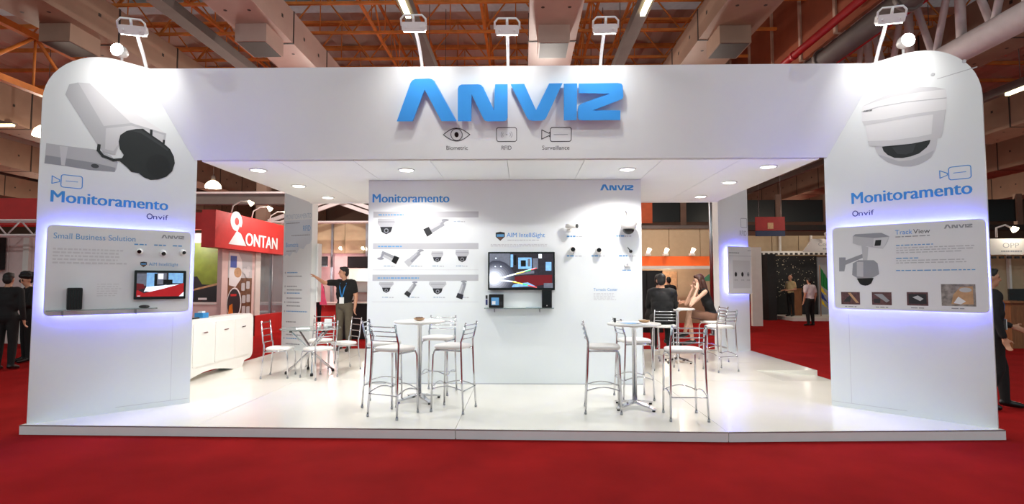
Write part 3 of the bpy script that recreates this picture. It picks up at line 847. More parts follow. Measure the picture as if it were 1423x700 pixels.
def print_dome(u, v, k, flat=False):
    q = [([(u - .10 * k, v + .10 * k), (u - .105 * k, v + .04 * k), (u - .06 * k, v - .02 * k), (u + .06 * k, v - .02 * k), (u + .105 * k, v + .04 * k), (u + .10 * k, v + .10 * k)] if not flat else [(u - .13 * k, v + .06 * k), (u - .12 * k, v + .10 * k), (u + .12 * k, v + .10 * k), (u + .13 * k, v + .06 * k), (u + .07 * k, v), (u - .07 * k, v)], 'print_lgrey'),
         (rect(u - .10 * k, v + .055 * k, u + .10 * k, v + .065 * k), 'print_grey'),
         ([(u - .075 * k, v - .0 * k), (u - .055 * k, v - .06 * k), (u, v - .09 * k), (u + .055 * k, v - .06 * k), (u + .075 * k, v)], 'print_charcoal'),
         (circ(u, v - .045 * k, .028 * k), 'print_grey'), (circ(u, v - .045 * k, .016 * k), 'print_black')]
    decal('printed_camera', cw, FW, q)
def print_bullet(u, v, k, ang, hood=True, mount=(.09, .10), dark='print_charcoal'):
    R_ = lambda pts: [(u + k * (p[0] * math.cos(ang) - p[1] * math.sin(ang)), v + k * (p[0] * math.sin(ang) + p[1] * math.cos(ang))) for p in pts]
    q = [(R_([(-.10, -.045), (.12, -.035), (.12, .035), (-.10, .045)]), 'print_grey'), (R_([(-.10, 0), (.12, 0), (.12, .035), (-.10, .045)]), 'print_lgrey'),
         (R_([(-.15, -.055), (-.07, -.05), (-.07, .05), (-.15, .055)]), dark)]
    mu, mv = u + mount[0] * k, v + mount[1] * k
    tip = R_([(.09, .0)])[0]
    for pl in strokes([tip, (mu, mv)], .03 * k): q.append((pl, 'print_grey'))
    q.append((circ(mu, mv, .05 * k, .018 * k), 'print_grey'))
    decal('printed_camera', cw, FW, q)
print_dome(-1.83, 2.40, 1.25); print_bullet(-1.10, 2.39, 1.15, .5, mount=(.125, .095))
print_bullet(-1.79, 1.96, 1.0, PI - .45, mount=(-.12, -.03), dark='print_black'); print_bullet(-1.42, 1.94, .95, .75, mount=(.11, .115), dark='print_lgrey')
print_dome(-1.07, 1.95, .85); print_dome(-.70, 1.96, .95)
print_dome(-1.82, 1.50, .85, True); print_bullet(-1.45, 1.48, .8, .95, mount=(.065, .125))
print_dome(-1.06, 1.49, 1.0, True); print_bullet(-.70, 1.47, .9, 1.25, mount=(.03, .135))
for (u, v) in ((-1.53, 2.47), (-.83, 2.47), (-1.86, 1.81), (-1.46, 1.81), (-1.14, 1.81), (-.79, 1.81), (-1.88, 1.35), (-1.5, 1.35), (-1.12, 1.35), (-.77, 1.35)):
    textlines('caption_text', FW, u, u + .10, v, .03, 1, 'print_pale', cw, h=.018, rag=.02)
    textlines('caption_text', FW, u + .105, u + .17, v, .03, 1, 'print_lgrey', cw, h=.012, rag=.02)
shield(FW, -.205, 2.19, .135, cw)
text('lettering', 'AIM IntelliSight', FW, -.044, 2.245, .565, 'print_blue', cw, height=.065)
textlines('caption_text', FW, -.03, .44, 2.195, .03, 1, 'print_lgrey', cw, h=.010, rag=.02)
textlines('body_text', FW, -.28, .58, 2.13, .022, 2, 'print_vlgrey', cw, h=.012, rag=.05)
for (u, v, n) in ((.843, 2.245, .14), (.841, 1.957, .12), (1.204, 1.957, .12), (1.57, 2.25, .12), (1.606, 1.957, .14), (1.652, 1.75, .14)):
    textlines('caption_text', FW, u, u + n, v, .03, 1, 'print_sky', cw, h=.02 if v > 1.8 else .012, rag=.02)
    if v > 1.8: textlines('caption_text', FW, u + n, u + n + .1, v, .03, 1, 'print_lgrey', cw, h=.014, rag=.02)
text('lettering', 'Tornado Center', FW, 1.23, 1.455, .35, 'print_sky', cw, height=.038)
textlines('body_text', FW, 1.23, 1.56, 1.41, .022, 5, 'print_vlgrey', cw, h=.009)

# ---- rear columns
def rear_column(sx, label):
    inner = Vector((sx * 4.38, 11.75, 0)); outer = Vector((sx * 5.16, 12.12, 0))
    a, b = (outer, inner) if sx < 0 else (inner, outer)
    F = frame(a, b - a)
    L = (b - a).length
    t = thing('rear_tower', label, 'display tower', (a.x, a.y, PZ))
    MB().prism(rect(0, PZ, L, 4.15), F, -.16, 0).build('slab', 'white', t)
    return t, F, L
rl, FRL, LL = rear_column(-1, 'white rear column with pale blue printed text behind the glass table')
rr_, FRR, LR = rear_column(1, 'white rear column with small back-lit panel behind the seated woman')
decal('printed_cloud', rl, FRL, [([(0.03, 2.95), (.86, 2.95), (.86, 2.5), (.82, 2.42), (.70, 2.40), (.62, 2.30), (.50, 2.33), (.42, 2.22), (.30, 2.25), (.2, 2.15), (.12, 2.2), (.03, 2.15)], 'print_cloud')])
text('lettering', 'MONITORAMENTO', FRL, .06, 2.98, .78, 'print_pale', rl, height=.11, d=.003)
text('lettering', 'RFID', FRL, .60, 2.70, .22, 'print_sky', rl, height=.12, d=.003)
text('lettering', 'Biometria', FRL, .08, 2.36, .38, 'print_sky', rl, height=.10, d=.003)
for v, u0, u1 in ((2.88, .08, .5), (2.60, .25, .82), (2.26, .1, .4)):
    textlines('caption_text', FRL, u0, u1, v, .03, 1, 'print_grey', rl, h=.02, rag=.03, d=.003)
for i, v in enumerate((1.78, 1.70, 1.48, 1.40, 1.33, 1.22, 1.13, 1.05, .93, .70, .50, .42, .34, .22)):
    textlines('body_text', FRL, .14, .14 + random.uniform(.3, .66), v, .03, 1, 'print_grey' if i % 4 else 'print_sky', rl, h=.022, rag=.05, d=.003)
    if i % 2 == 0: decal('bullet_ring', rl, FRL, [(circ(.08, v + .01, .022, n=10), 'print_lgrey')])
panRC = info_panel(off(FRR, 0), .17, 1.33, LR - .02, 2.35, 'small grey back-lit panel with three little cameras on the right rear column', r=.03)
GRR = off(FRR, .093)
textlines('caption_text', GRR, .2, .5, 2.2, .03, 1, 'print_grey', panRC, h=.02)
logo(GRR, .74, 2.26, .1, 'print_grey', panRC)
decal('grey_block', panRC, GRR, [(rect(.3, 1.45, .8, 2.05), 'print_vlgrey'), (rect(.2, 2.14, .85, 2.15), 'print_lgrey')])
for u, m in ((.38, 'print_charcoal'), (.57, 'print_black'), (.74, 'print_grey')):
    decal('printed_camera', panRC, GRR, [(circ(u, 1.75, .035, .05, 12), m), (circ(u, 1.74, .014, n=8), 'print_black')], d0=.003)
    textlines('caption_text', GRR, u - .04, u + .05, 1.62, .03, 1, 'print_grey', panRC, h=.014, rag=.02)
text('lettering', 'RFID', FRR, .62, 2.60, .2, 'print_grey', rr_, height=.11)
decal('card_icon', rr_, FRR, [(p, 'print_grey') for p in strokes(rrect(.66, 2.78, .84, 2.98, .02, 3), .010, True)], .0012, .00004)
# slim white wall panel on the aisle side of the left rear column
pn = thing('side_panel', 'thin white panel on the side of the left rear column', 'panel', (-4.25, 11.9, 1.0))
MB().box(-4.29, -4.25, 11.80, 12.0, 1.15, 2.42).build('board', 'white', pn)
# ================================================================ FURNITURE
def superell(a, b, n=3.6, k=28):
    out = []
    for i in range(k):
        t = 2 * PI * i / k
        c_, s_ = math.cos(t), math.sin(t)
        out.append((a * math.copysign(abs(c_) ** (2 / n), c_), b * math.copysign(abs(s_) ** (2 / n), s_)))
    return out
def cushion_mesh(z, a=.195, b=.19, th=.05):
    mb = MB()
    rings = [(.80, 0), (.95, .004), (1.0, .018), (1.0, .032), (.95, th - .006), (.8, th), (.4, th + .003)]
    base = superell(a, b)
    k = len(base)
    vs = [(p[0] * s, p[1] * s, z + h) for s, h in rings for p in base]
    fs = [(i * k + j, i * k + (j + 1) % k, (i + 1) * k + (j + 1) % k, (i + 1) * k + j) for i in range(len(rings) - 1) for j in range(k)]
    fs += [tuple(range(k))[::-1], tuple((len(rings) - 1) * k + j for j in range(k))]
    mb.add(vs, fs, 0, True)
    return mb
def make_seat(name, label, group, sh, top, tall):
    """sitter faces +Y; origin on the floor under the middle of the seat"""
    t = thing(name, label, 'stool' if tall else 'chair', (0, 0, 0), 0, group)
    cushion_mesh(sh - .04).build('seat', 'cushion', t, False)
    r = .0115
    for s in (-1, 1):
        fl = [(s * .185, .185, .02), (s * .175, .17, sh - .10), (s * .165, .155, sh - .055), (s * .12, .11, sh - .035)]
        MB().tube(fl, r, 8).build('leg', 'chrome', t, False)
        bl = [(s * .20, -.215, .02), (s * .188, -.19, sh * .6), (s * .185, -.18, sh - .05), (s * .185, -.178, sh + .05), (s * .183, -.195, sh + .10), (s * .178, -.235, top)]
        MB().tube(bl, r, 8).build('back_leg', 'chrome', t, False)
        for (x, y) in ((s * .185, .185), (s * .20, -.215)):
            MB().lathe([(.015, 0), (.015, .022), (.0125, .03)], 8, 0, Matrix.Translation((x, y, 0))).build('foot_cap', 'steel', t, False)
        MB().tube([(s * .165, .155, sh - .05), (s * .18, 0, sh - .048), (s * .185, -.18, sh - .05)], .010, 8).build('seat_rail', 'chrome', t, False)
    n = 4
    for i in range(n):
        z = sh + .085 + i * (top - sh - .115) / (n - 1)
        f = (z - sh - .10) / (top - sh - .10)
        y = -.195 - .04 * max(0, f)
        MB().tube([(-.181, y, z), (-.1, y - .018, z), (0, y - .024, z), (.1, y - .018, z), (.181, y, z)], .0075, 6).build('backrest_slat', 'chrome', t, False)
    if tall:
        arch = lambda a, b, z, h: [Vector(a).lerp(Vector(b), i / 8) + Vector((0, 0, z + h * math.sin(PI * i / 8))) for i in range(9)]
        MB().tube(arch((-.182, .18, 0), (.182, .18, 0), .26, .055), .0075, 6).build('footrest', 'chrome', t, False)
        MB().tube(arch((-.194, -.206, 0), (.194, -.206, 0), .25, .0), .0075, 6).build('footrest', 'chrome', t, False)
        for s in (-1, 1):
            MB().tube(arch((s * .194, -.205, 0), (s * .183, .18, 0), .255, .045), .0075, 6).build('footrest', 'chrome', t, False)
    return t
def place(proto, used, x, y, face, label, group):
    rz = math.atan2(face[1], face[0]) - PI / 2
    if not used:
        used.append(1)
        proto.location = (x, y, PZ); proto.rotation_euler = (0, 0, rz); proto['label'] = label; proto['group'] = group
        return proto
    return dup(proto, (x, y, PZ), rz, label, group)
stool = make_seat('bar_stool', 'x', 'bar stools', .75, 1.02, True); us = []
G1, G2, G3 = 'bar stools at the left bar table', 'bar stools at the right bar table', 'bar stools at the rear bar table'
place(stool, us, -1.25, 6.21, (.42, .9), 'chrome bar stool with white seat, back to viewer, at the left bar table', G1)
place(stool, us, -1.50, 6.72, (1, .05), 'chrome bar stool sideways at the left end of the left bar table', G1)
place(stool, us, -.63, 6.46, (-.95, .27), 'chrome bar stool with back turned right, beside the left bar table', G1)
place(stool, us, -.95, 7.42, (-.15, -1), 'chrome bar stool behind the left bar table, against the central wall', G1)
place(stool, us, 1.13, 6.43, (1, -.1), 'chrome bar stool sideways left of the right bar table', G2)
place(stool, us, 1.97, 6.15, (.02, 1), 'chrome bar stool with back to viewer, nearest the platform edge on the right', G2)
place(stool, us, 1.63, 7.12, (1, .12), 'chrome bar stool half hidden behind the right bar table top', G2)
place(stool, us, 3.51, 9.37, (-.34, .94), 'empty chrome bar stool behind the woman near the ramp', G3)
place(stool, us, 2.62, 9.50, (.12, 1), 'chrome bar stool under the man in the black suit', G3)
place(stool, us, 3.78, 10.50, (-1, -.1), 'chrome bar stool under the woman in the black top', G3)
place(stool, us, 2.62, 10.62, (1, -.2), 'chrome bar stool under the man facing the woman', G3)
chair = make_seat('dining_chair', 'x', 'chairs', .46, .88, False); uc = []
G4 = 'low chairs around the glass table'
place(chair, uc, -3.63, 8.62, (1, .08), 'low chrome chair seen sideways, left of the glass table', G4)
place(chair, uc, -3.01, 8.58, (-.84, .55), 'low chrome chair with white seat in front of the glass table', G4)
place(chair, uc, -2.87, 9.37, (-.74, -.68), 'low chrome chair right of the glass table beside the pointing man', G4)
place(chair, uc, -3.42, 9.78, (.1, -1), 'low chrome chair behind the glass table by the rear column', G4)

def bar_table(x, y, label, group):
    t = thing('bar_table', label, 'table', (x, y, PZ), .3, group)
    MB().lathe([(.27, .965), (.31, .968), (.318, .978), (.318, .986), (.31, .995)], 40).build('table_top', 'white_gloss', t, False)
    MB().lathe([(.028, .05), (.028, .93), (.09, .955), (.09, .965)], 20).build('column', 'chrome', t, False)
    MB().lathe([(.075, .055), (.07, .075), (.03, .095)], 20).build('hub', 'chrome', t, False)
    for k in range(4):
        a = 2 * PI * k / 4 + .35
        c_, s_ = math.cos(a), math.sin(a)
        R3 = Matrix.Rotation(a, 4, 'Z')
        MB().add([R3 @ Vector(p) for p in ((.03, -.035, .085), (.03, .035, .085), (.30, .022, .035), (.30, -.022, .035), (.03, -.035, .055), (.03, .035, .055), (.30, .022, .02), (.30, -.022, .02))],
                 [(0, 1, 2, 3), (7, 6, 5, 4), (0, 3, 7, 4), (1, 5, 6, 2), (2, 6, 7, 3), (0, 4, 5, 1)]).build('foot', 'chrome', t, False)
        MB().lathe([(.018, 0), (.018, .022)], 10, 0, Matrix.Translation((.28 * c_, .28 * s_, 0))).build('glide', 'rubber', t, False)
    return t
bar_table(-1.11, 6.93, 'round white bar table on a chrome post, in the left group', 'round bar tables')
bar_table(1.52, 6.60, 'round white bar table with leaflets, in the right group', 'round bar tables')
bar_table(3.08, 10.32, 'round white bar table where the woman leans her elbows', 'round bar tables')
TZ = PZ + .996
# things on the bar tables
t = thing('snack_bowl', 'small brown dish on the left bar table', 'bowl', (-1.12, 6.95, TZ))
MB().lathe([(.03, .001), (.06, .012), (.072, .03), (.066, .03), (.055, .016), (.02, .01)], 20, 0, Matrix.Translation((-1.12, 6.95, TZ))).build('dish', 'print_tan', t)
for k in range(7):
    a = k * .9
    MB().ell((-1.12 + .035 * math.cos(a), 6.95 + .035 * math.sin(a), TZ + .032), (.018, .014, .012), None, 0, 8, 6).build('sweet', 'print_brown', t)
t = thing('snack_bowl', 'small brown dish on the right bar table', 'bowl', (1.66, 6.68, TZ))
MB().lathe([(.03, .001), (.06, .010), (.07, .026), (.064, .026), (.055, .014), (.02, .008)], 20, 0, Matrix.Translation((1.66, 6.68, TZ))).build('dish', 'print_tan', t)
def leaflet(x, y, z, rz, wd, dp, m, label):
    t = thing('leaflet', label, 'leaflet', (x, y, z), rz, 'leaflets on tables')
    MB().box(-wd / 2, wd / 2, -dp / 2, dp / 2, .001, .004).build('sheet', 'paper', t, False)
    MB().box(-wd / 2 + .01, wd / 2 - .01, -dp / 2 + .01, dp / 2 - .06, .0041, .0046).build('print_block', m, t, False)
leaflet(1.45, 6.52, TZ, .3, .21, .297, 'print_sky', 'blue and white leaflet lying on the right bar table')
leaflet(1.58, 6.42, TZ, -.5, .15, .21, 'print_vlgrey', 'small white leaflet on the near rim of the right bar table')
t = thing('phone', 'black phone standing up at the rim of the right bar table', 'phone', (1.31, 6.70, TZ))
MB().box(1.30, 1.32, 6.68, 6.72, TZ + .001, TZ + .05).build('case', 'black_plastic', t)
leaflet(3.02, 10.2, TZ, .2, .2, .28, 'print_vlgrey', 'white sheet of paper on the rear bar table')

# ---- glass table
gx, gy = -3.30, 9.0
t = thing('glass_table', 'round glass table on crossed chrome tubes', 'table', (gx, gy, PZ))
MB().lathe([(.47, .712), (.48, .716), (.48, .722), (.47, .726)], 48, 0, Matrix.Translation((gx, gy, PZ))).build('glass_top', 'glass', t)
for k in range(4):
    a = 2 * PI * k / 4 + .45
    b = a + PI + .5
    p = (gx + .36 * math.cos(a), gy + .36 * math.sin(a), PZ + .03); q_ = (gx + .36 * math.cos(b), gy + .36 * math.sin(b), PZ + .70)
    m_ = (gx + .03 * math.cos(a + 1.6), gy + .03 * math.sin(a + 1.6), PZ + .36)
    MB().tube([p, m_, q_], .017, 10).build('leg', 'chrome', t)
    MB().lathe([(.024, 0), (.024, .03), (.018, .045)], 12, 0, Matrix.Translation((p[0], p[1], PZ))).build('foot_cap', 'rubber', t)
    MB().lathe([(.022, .0), (.022, .03)], 12, 0, Matrix.Translation((q_[0], q_[1], PZ + .68))).build('top_pad', 'rubber', t)
MB().lathe([(.035, .32), (.045, .36), (.035, .40)], 14, 0, Matrix.Translation((gx, gy, PZ))).build('collar', 'chrome', t)
for k, (dx, dy, lab) in enumerate(((.10, .12, 'white paper cup on the glass table, left one'), (.24, .02, 'white paper cup on the glass table, right one'))):
    tag(MB().lathe([(.028, .727), (.037, .81), (.033, .81), (.025, .735)], 18, 0, Matrix.Translation((gx + dx, gy + dy, PZ + .001))).build('paper_cup', 'paper'), lab, 'cup', 'cups on the glass table')
leaflet(gx - .08, gy - .12, PZ + .727, .4, .21, .297, 'print_vlgrey', 'white brochure lying on the glass table')
t = thing('napkin_holder', 'small clear holder with white napkins on the glass table', 'napkin holder', (gx + .2, gy + .25, PZ + .728))
MB().box(gx + .13, gx + .27, gy + .22, gy + .28, PZ + .728, PZ + .74).build('base', 'steel', t)
MB().box(gx + .14, gx + .26, gy + .235, gy + .265, PZ + .74, PZ + .86).build('napkins', 'paper', t)

# ---- counter (white cabinet with rounded ends and arched foot)
cn = thing('counter', 'white counter cabinet with rounded ends and arched plinth beside the left tower', 'counter', (-4.86, 8.7, PZ))
FCn = frame((-4.74, 0, 0), (0, 1, 0))      # u = +y, faces +x
def counter_outline(inset=0):
    y0, y1, zb, zt, r = 7.35 + inset, 9.98 - inset, PZ + .12, 1.02, .13
    pts = [(7.6, PZ), (7.9, PZ)] + [(7.9 + 1.45 * i / 14, PZ + .10 * math.sin(PI * i / 14)) for i in range(1, 14)] + [(9.35, PZ), (9.62, PZ), (9.68, PZ + .10)]
    pts += [(y1 - r + r * math.cos(a), zb + r + r * math.sin(a)) for a in [-PI / 2 + PI / 2 * i / 6 for i in range(7)]]
    pts += [(y1 - r + r * math.cos(a), zt - r + r * math.sin(a)) for a in [PI / 2 * i / 6 for i in range(7)]]
    pts += [(y0 + r + r * math.cos(a), zt - r + r * math.sin(a)) for a in [PI / 2 + PI / 2 * i / 6 for i in range(7)]]
    pts += [(y0 + r + r * math.cos(a), zb + r + r * math.sin(a)) for a in [PI + PI / 2 * i / 6 for i in range(7)]]
    pts += [(7.54, PZ + .10)]
    return pts
MB().prism(counter_outline(), FCn, -.27, 0).build('carcass', 'white_gloss', cn)
for (a, b) in ((7.55, 8.12), (8.14, 8.72), (8.74, 9.32), (9.34, 9.86)):
    d_ = MB().prism(rrect(a, PZ + .20, b, .95, .01, 2), FCn, .0, .012).build('door', 'white_gloss', cn)
    MB().prism(rrect((a + b) / 2 - .06, .80, (a + b) / 2 + .06, .812, .004, 2), FCn, .012, .03).build('handle', 'chrome', d_)
t = thing('tissue_box', 'small blue box on the white counter', 'box', (-4.86, 8.55, 1.02))
MB().box(-4.93, -4.80, 8.48, 8.64, 1.021, 1.10).build('carton', 'box_blue', t)
MB().box(-4.90, -4.83, 8.52, 8.60, 1.10, 1.125).build('tissue', 'paper', t)
t = thing('remote_control', 'black handset lying in front of the blue box', 'remote', (-4.82, 8.3, 1.02))
MB().box(-4.85, -4.80, 8.24, 8.40, 1.021, 1.04).build('shell', 'black_plastic', t)
MB().box(-4.84, -4.81, 8.26, 8.36, 1.04, 1.043).build('keys', 'print_grey', t)

# ================================================================ SCREENS, SHELVES, CAMERAS
def tv(F, u0, v0, u1, v1, label, content, depth=.05, gap=.02):
    o = F[0] + F[1] * (u0 + u1) / 2 + F[2] * v0
    t = thing('monitor', label, 'monitor', tuple(o), 0, 'monitors on the booth walls')
    MB().prism(rrect(u0, v0, u1, v1, .008, 2), F, gap, gap + depth).build('casing', 'black_gloss', t)
    MB().prism(rect((u0 + u1) / 2 - .12, (v0 + v1) / 2 - .1, (u0 + u1) / 2 + .12, (v0 + v1) / 2 + .1), F, 0, gap).build('wall_mount', 'black_plastic', t)
    b = .022
    U = lambda x: u0 + b + (u1 - u0 - 2 * b) * x
    V = lambda y: v0 + b + .01 + (v1 - v0 - 2 * b - .01) * y
    q = [([(U(x), V(y)) for x, y in pl], m) for pl, m in content]
    decal('screen', t, off(F, gap + depth), q, .001, .0002)
    return t
R1 = rect(0, 0, 1, 1)
def glowfan(cx, cy, r, n=18, asp=.57): return [(cx + r * math.cos(2 * PI * i / n) * asp, cy + r * math.sin(2 * PI * i / n)) for i in range(n)]
clip = lambda pl: [(min(1, max(0, x)), min(1, max(0, y))) for x, y in pl]
tv(FW, -.313, 1.466, .661, 2.022, 'large black monitor showing a hall view, on the central wall', [
    (R1, 'scr_dark'), (rect(0, .55, .32, 1), 'scr_grey'), (rect(.33, .60, .37, .97), 'scr_blue'), (rect(.45, .55, .66, .88), 'scr_blue'), (rect(.49, .62, .57, .80), 'scr_black'), (rect(.60, .62, .64, .84), 'scr_grey'),
    (rect(.77, .86, .82, .98), 'scr_white'), (rect(.88, .5, .97, .75), 'scr_blue'), (rect(.38, .66, .42, .95), 'scr_black'), (rect(.68, .55, .76, .86), 'scr_grey'),
    ([(.42, .46), (.7, .5), (.7, .42), (.4, .36)], 'scr_grey'),
    ([(.28, .30), (.55, .36), (.98, .38), (.98, .12), (.7, .05), (.4, .12)], 'scr_dred'), ([(.35, .10), (.6, .16), (.72, .05), (.35, .02)], 'scr_blue'), (rect(.85, .0, .99, .14), 'scr_grey'),
    *[(clip(glowfan(.10 - .004 * k, .28, .52 - .05 * k)), 'scr_g%d' % k) for k in range(9)],
    ([(.16, .30), (.72, .585), (.72, .555), (.2, .27)], 'scr_white'), ([(.40, .415), (.56, .49), (.56, .465), (.42, .39)], 'scr_yel'), ([(.56, .49), (.65, .535), (.65, .51), (.56, .465)], 'scr_grn'), ([(.65, .54), (.74, .585), (.74, .56), (.65, .51)], 'scr_rain'),
    ([(.18, .24), (.42, .19), (.42, .16), (.18, .19)], 'scr_white'), ([(.36, .20), (.52, .13), (.52, .10), (.36, .165)], 'scr_yel'), ([(.52, .13), (.60, .09), (.60, .06), (.52, .10)], 'scr_grn'), ([(.60, .09), (.74, .03), (.74, .0), (.60, .06)], 'scr_rain'),
    (circ(.10, .86, .012, .02), 'scr_white'), (circ(.09, .62, .012, .02), 'scr_white'), (circ(.18, .62, .012, .02), 'scr_white')])
tv(off(FL, .093), .868, 1.381, 1.388, 1.718, 'small black monitor showing a red-carpeted stand, on the left tower', [
    (R1, 'scr_dark'), (rect(.0, .45, .2, .95), 'scr_grey'), (rect(.2, .35, .42, .98), 'scr_blue'), (rect(.36, .4, .42, .95), 'scr_black'), (rect(.42, .5, .62, .98), 'scr_grey'), (rect(.44, .72, .55, .95), 'scr_white'), (rect(.66, .55, .98, .98), 'scr_blue'), (rect(.55, .5, .75, .7), 'scr_black'),
    ([(.15, .2), (.55, .36), (1, .52), (1, .45), (.4, .42), (.2, .40)], 'scr_white'), ([(.2, .22), (.6, .48), (.75, .42), (.35, .16)], 'scr_white'),
    ([(0, 0), (0, .30), (.15, .14), (.55, .32), (1, .56), (1, .0)], 'scr_red'), ([(0, .25), (0, .55), (.14, .52), (.17, .35)], 'scr_dred'), ([(.9, 0), (1, .18), (1, 0)], 'scr_white'), (rect(.02, .02, .08, .04), 'scr_white')], depth=.035, gap=.012)
# shelves
def shelf(F, u0, u1, v, dp, label, th=.012, mat='glass'):
    o = F[0] + F[1] * (u0 + u1) / 2 + F[2] * v
    t = thing('wall_shelf', label, 'shelf', tuple(o), 0, 'small wall shelves')
    MB().prism(rect(u0, v - th, u1, v), F, .001, dp).build('board', mat, t)
    for u in (u0 + .14 * (u1 - u0), u1 - .2 * (u1 - u0)):
        MB().prism([(u - .008, v - th - .001), (u + .008, v - th - .001), (u + .008, v - th - .06), (u - .008, v - th - .045)], F, .001, .05).build('bracket', 'steel', t)
shelf(FW, -.36, .64, 1.212, .17, 'glass shelf below the large monitor on the central wall')
shelf(off(FL, .093), .10, 1.09, 1.285, .12, 'long thin glass shelf on the left tower panel')
def FWb(F, d): return off(F, d)
t = thing('speaker_box', 'black cylinder-like box on the left tower shelf', 'device', tuple(GL[0] + GL[1] * .335 + GL[2] * 1.286 + GL[3] * .06))
MB().prism(rrect(.268, 1.2865, .398, 1.52, .012, 3), GL, .012, .105).build('body', 'black_plastic', t)
for k in range(5):
    MB().prism(rect(.28 + k * .024, 1.30, .288 + k * .024, 1.50), GL, .105, .109).build('fin', 'black_gloss', t)
t = thing('computer_mouse', 'small black mouse-like device on the left tower shelf', 'device', tuple(GL[0] + GL[1] * .97 + GL[2] * 1.286 + GL[3] * .06))
mb = MB(); c_ = GL[0] + GL[1] * .97 + GL[2] * 1.299 + GL[3] * .06
mb.ell(c_, (.055, .035, .02), Matrix.Rotation(math.atan2(du.y, du.x), 4, 'Z'), 0, 16, 10); mb.build('shell', 'black_plastic', t)
t = thing('recorder_box', 'small black recorder with blue picture, on the glass shelf under the large monitor', 'device', (-.19, 7.95, 1.213))
MB().prism(rrect(-.295, 1.2135, -.085, 1.405, .006, 2), FW, .03, .15).build('body', 'black_plastic', t)
decal('front_print', t, off(FW, .15), [(rect(-.26, 1.25, -.15, 1.36), 'print_sky'), (rect(-.25, 1.26, -.20, 1.31), 'print_white'), (rect(-.14, 1.25, -.10, 1.30), 'print_charcoal')])
t = thing('handset', 'thin blue-white device leaning beside the black recorder', 'device', (-.335, 7.95, 1.213))
MB().prism(rrect(-.352, 1.2135, -.312, 1.40, .008, 2), FW, .06, .085).build('body', 'print_white', t)
decal('front_print', t, off(FW, .085), [(rect(-.346, 1.25, -.318, 1.33), 'print_navy'), (rect(-.346, 1.34, -.318, 1.39), 'print_charcoal')])
t = thing('server_box', 'tall black box at the right end of the glass shelf', 'device', (.54, 7.95, 1.213))
MB().prism(rrect(.47, 1.2135, .612, 1.476, .006, 2), FW, .02, .15).build('body', 'black_plastic', t)
MB().prism(rrect(.485, 1.235, .597, 1.46, .004, 2), FW, .15, .154).build('front_grille', 'black_gloss', t)
decal('power_light', t, off(FW, .154), [(circ(.54, 1.245, .006, n=8), 'print_white')], d0=.001)
leafl = thing('leaflet', 'pale green leaflets lying on the glass shelf below the monitor', 'leaflet', (.2, 7.95, 1.213))
MB().prism(rect(-.05, 1.2135, .22, 1.219), FW, .03, .15).build('sheet', 'paper', leafl)
MB().prism(rect(.24, 1.2135, .44, 1.222), FW, .04, .14).build('sheet', 'print_pale', leafl)

# display cameras mounted on walls
def ycam(F, u, v, R, name, label, yaw=0., pitch=0.):
    c0 = F[0] + F[1] * u + F[2] * v
    t = thing(name, label, 'camera', tuple(c0), 0, 'display cameras mounted on the booth')
    n = F[3]
    q = n.to_track_quat('Z', 'Y').to_matrix().to_4x4()
    Tb = Matrix.Translation(c0) @ q
    MB().lathe([(R * .8, .001), (R * .8, R * .3), (R * .55, R * .4)], 18, 0, Tb).build('base', 'white_gloss', t)
    dirn = (n + F[1] * yaw + F[2] * pitch).normalized()
    c1 = c0 + n * R * .95
    MB().ell(c1, (R, R, R), None, 0, 18, 12).build('eyeball', 'white_gloss', t)
    T2 = Matrix.Translation(c1 + dirn * R * .72) @ dirn.to_track_quat('Z', 'Y').to_matrix().to_4x4()
    MB().lathe([(R * .66, 0), (R * .60, R * .25), (R * .5, R * .34)], 18, 0, T2).build('lens', 'black_gloss', t)
    return t
ycam(FW, .93, 2.054, .052, 'dome_camera', 'white eyeball camera with black lens on the central wall, left of the pair', -.1, .1)
ycam(FW, 1.303, 2.044, .052, 'dome_camera', 'white eyeball camera with black lens on the central wall, right of the pair', 0, .1)
ycam(GL, .91, 1.938, .034, 'dome_camera', 'tiny white camera on the left tower panel, first of three', -.3, -.2)
ycam(GL, 1.142, 1.928, .036, 'dome_camera', 'tiny white camera on the left tower panel, middle of three', .1, -.4)
ycam(GL, 1.345, 1.942, .034, 'dome_camera', 'tiny white camera on the left tower panel, last of three', .5, -.2)
for k, u in enumerate((.925, 1.15, 1.34)):
    pass
t = thing('bullet_camera', 'white bullet camera with black lens near the top of the central wall display', 'camera', (.90, 8.05, 2.39), 0, 'display cameras mounted on the booth')
MB().prism(circ(.885, 2.36, .035, n=14), FW, .001, .02).build('base', 'white_gloss', t)
MB().tube([(.885, 8.03, 2.36), (.885, 7.97, 2.37)], .014, 8).build('arm', 'white_gloss', t)
MB().tube([(.83, 7.98, 2.40), (.97, 7.90, 2.392)], .034, 14).build('housing', 'white_gloss', t)
MB().tube([(.97, 7.90, 2.392), (.985, 7.89, 2.391)], .030, 14).build('lens', 'black_gloss', t)
t = thing('dome_camera', 'large white hanging speed dome camera right on the central wall', 'camera', (1.72, 8.05, 2.3), 0, 'display cameras mounted on the booth')
MB().box(1.69, 1.75, 8.02, 8.049, 2.52, 2.66).build('wall_plate', 'white_gloss', t)
MB().tube([(1.72, 8.04, 2.62), (1.72, 7.95, 2.62), (1.72, 7.90, 2.59), (1.72, 7.89, 2.53)], .02, 10).build('arm', 'white_gloss', t)
Tz = Matrix.Translation((1.72, 7.89, 0))
MB().lathe([(.085, 2.345), (.105, 2.36), (.115, 2.42), (.105, 2.48), (.07, 2.525), (.03, 2.54)], 24, 0, Tz).build('housing', 'white_gloss', t)
MB().lathe([(.02, 2.27), (.055, 2.285), (.078, 2.315), (.085, 2.345)], 24, 0, Tz).build('smoked_dome', 'dome_smoke', t)
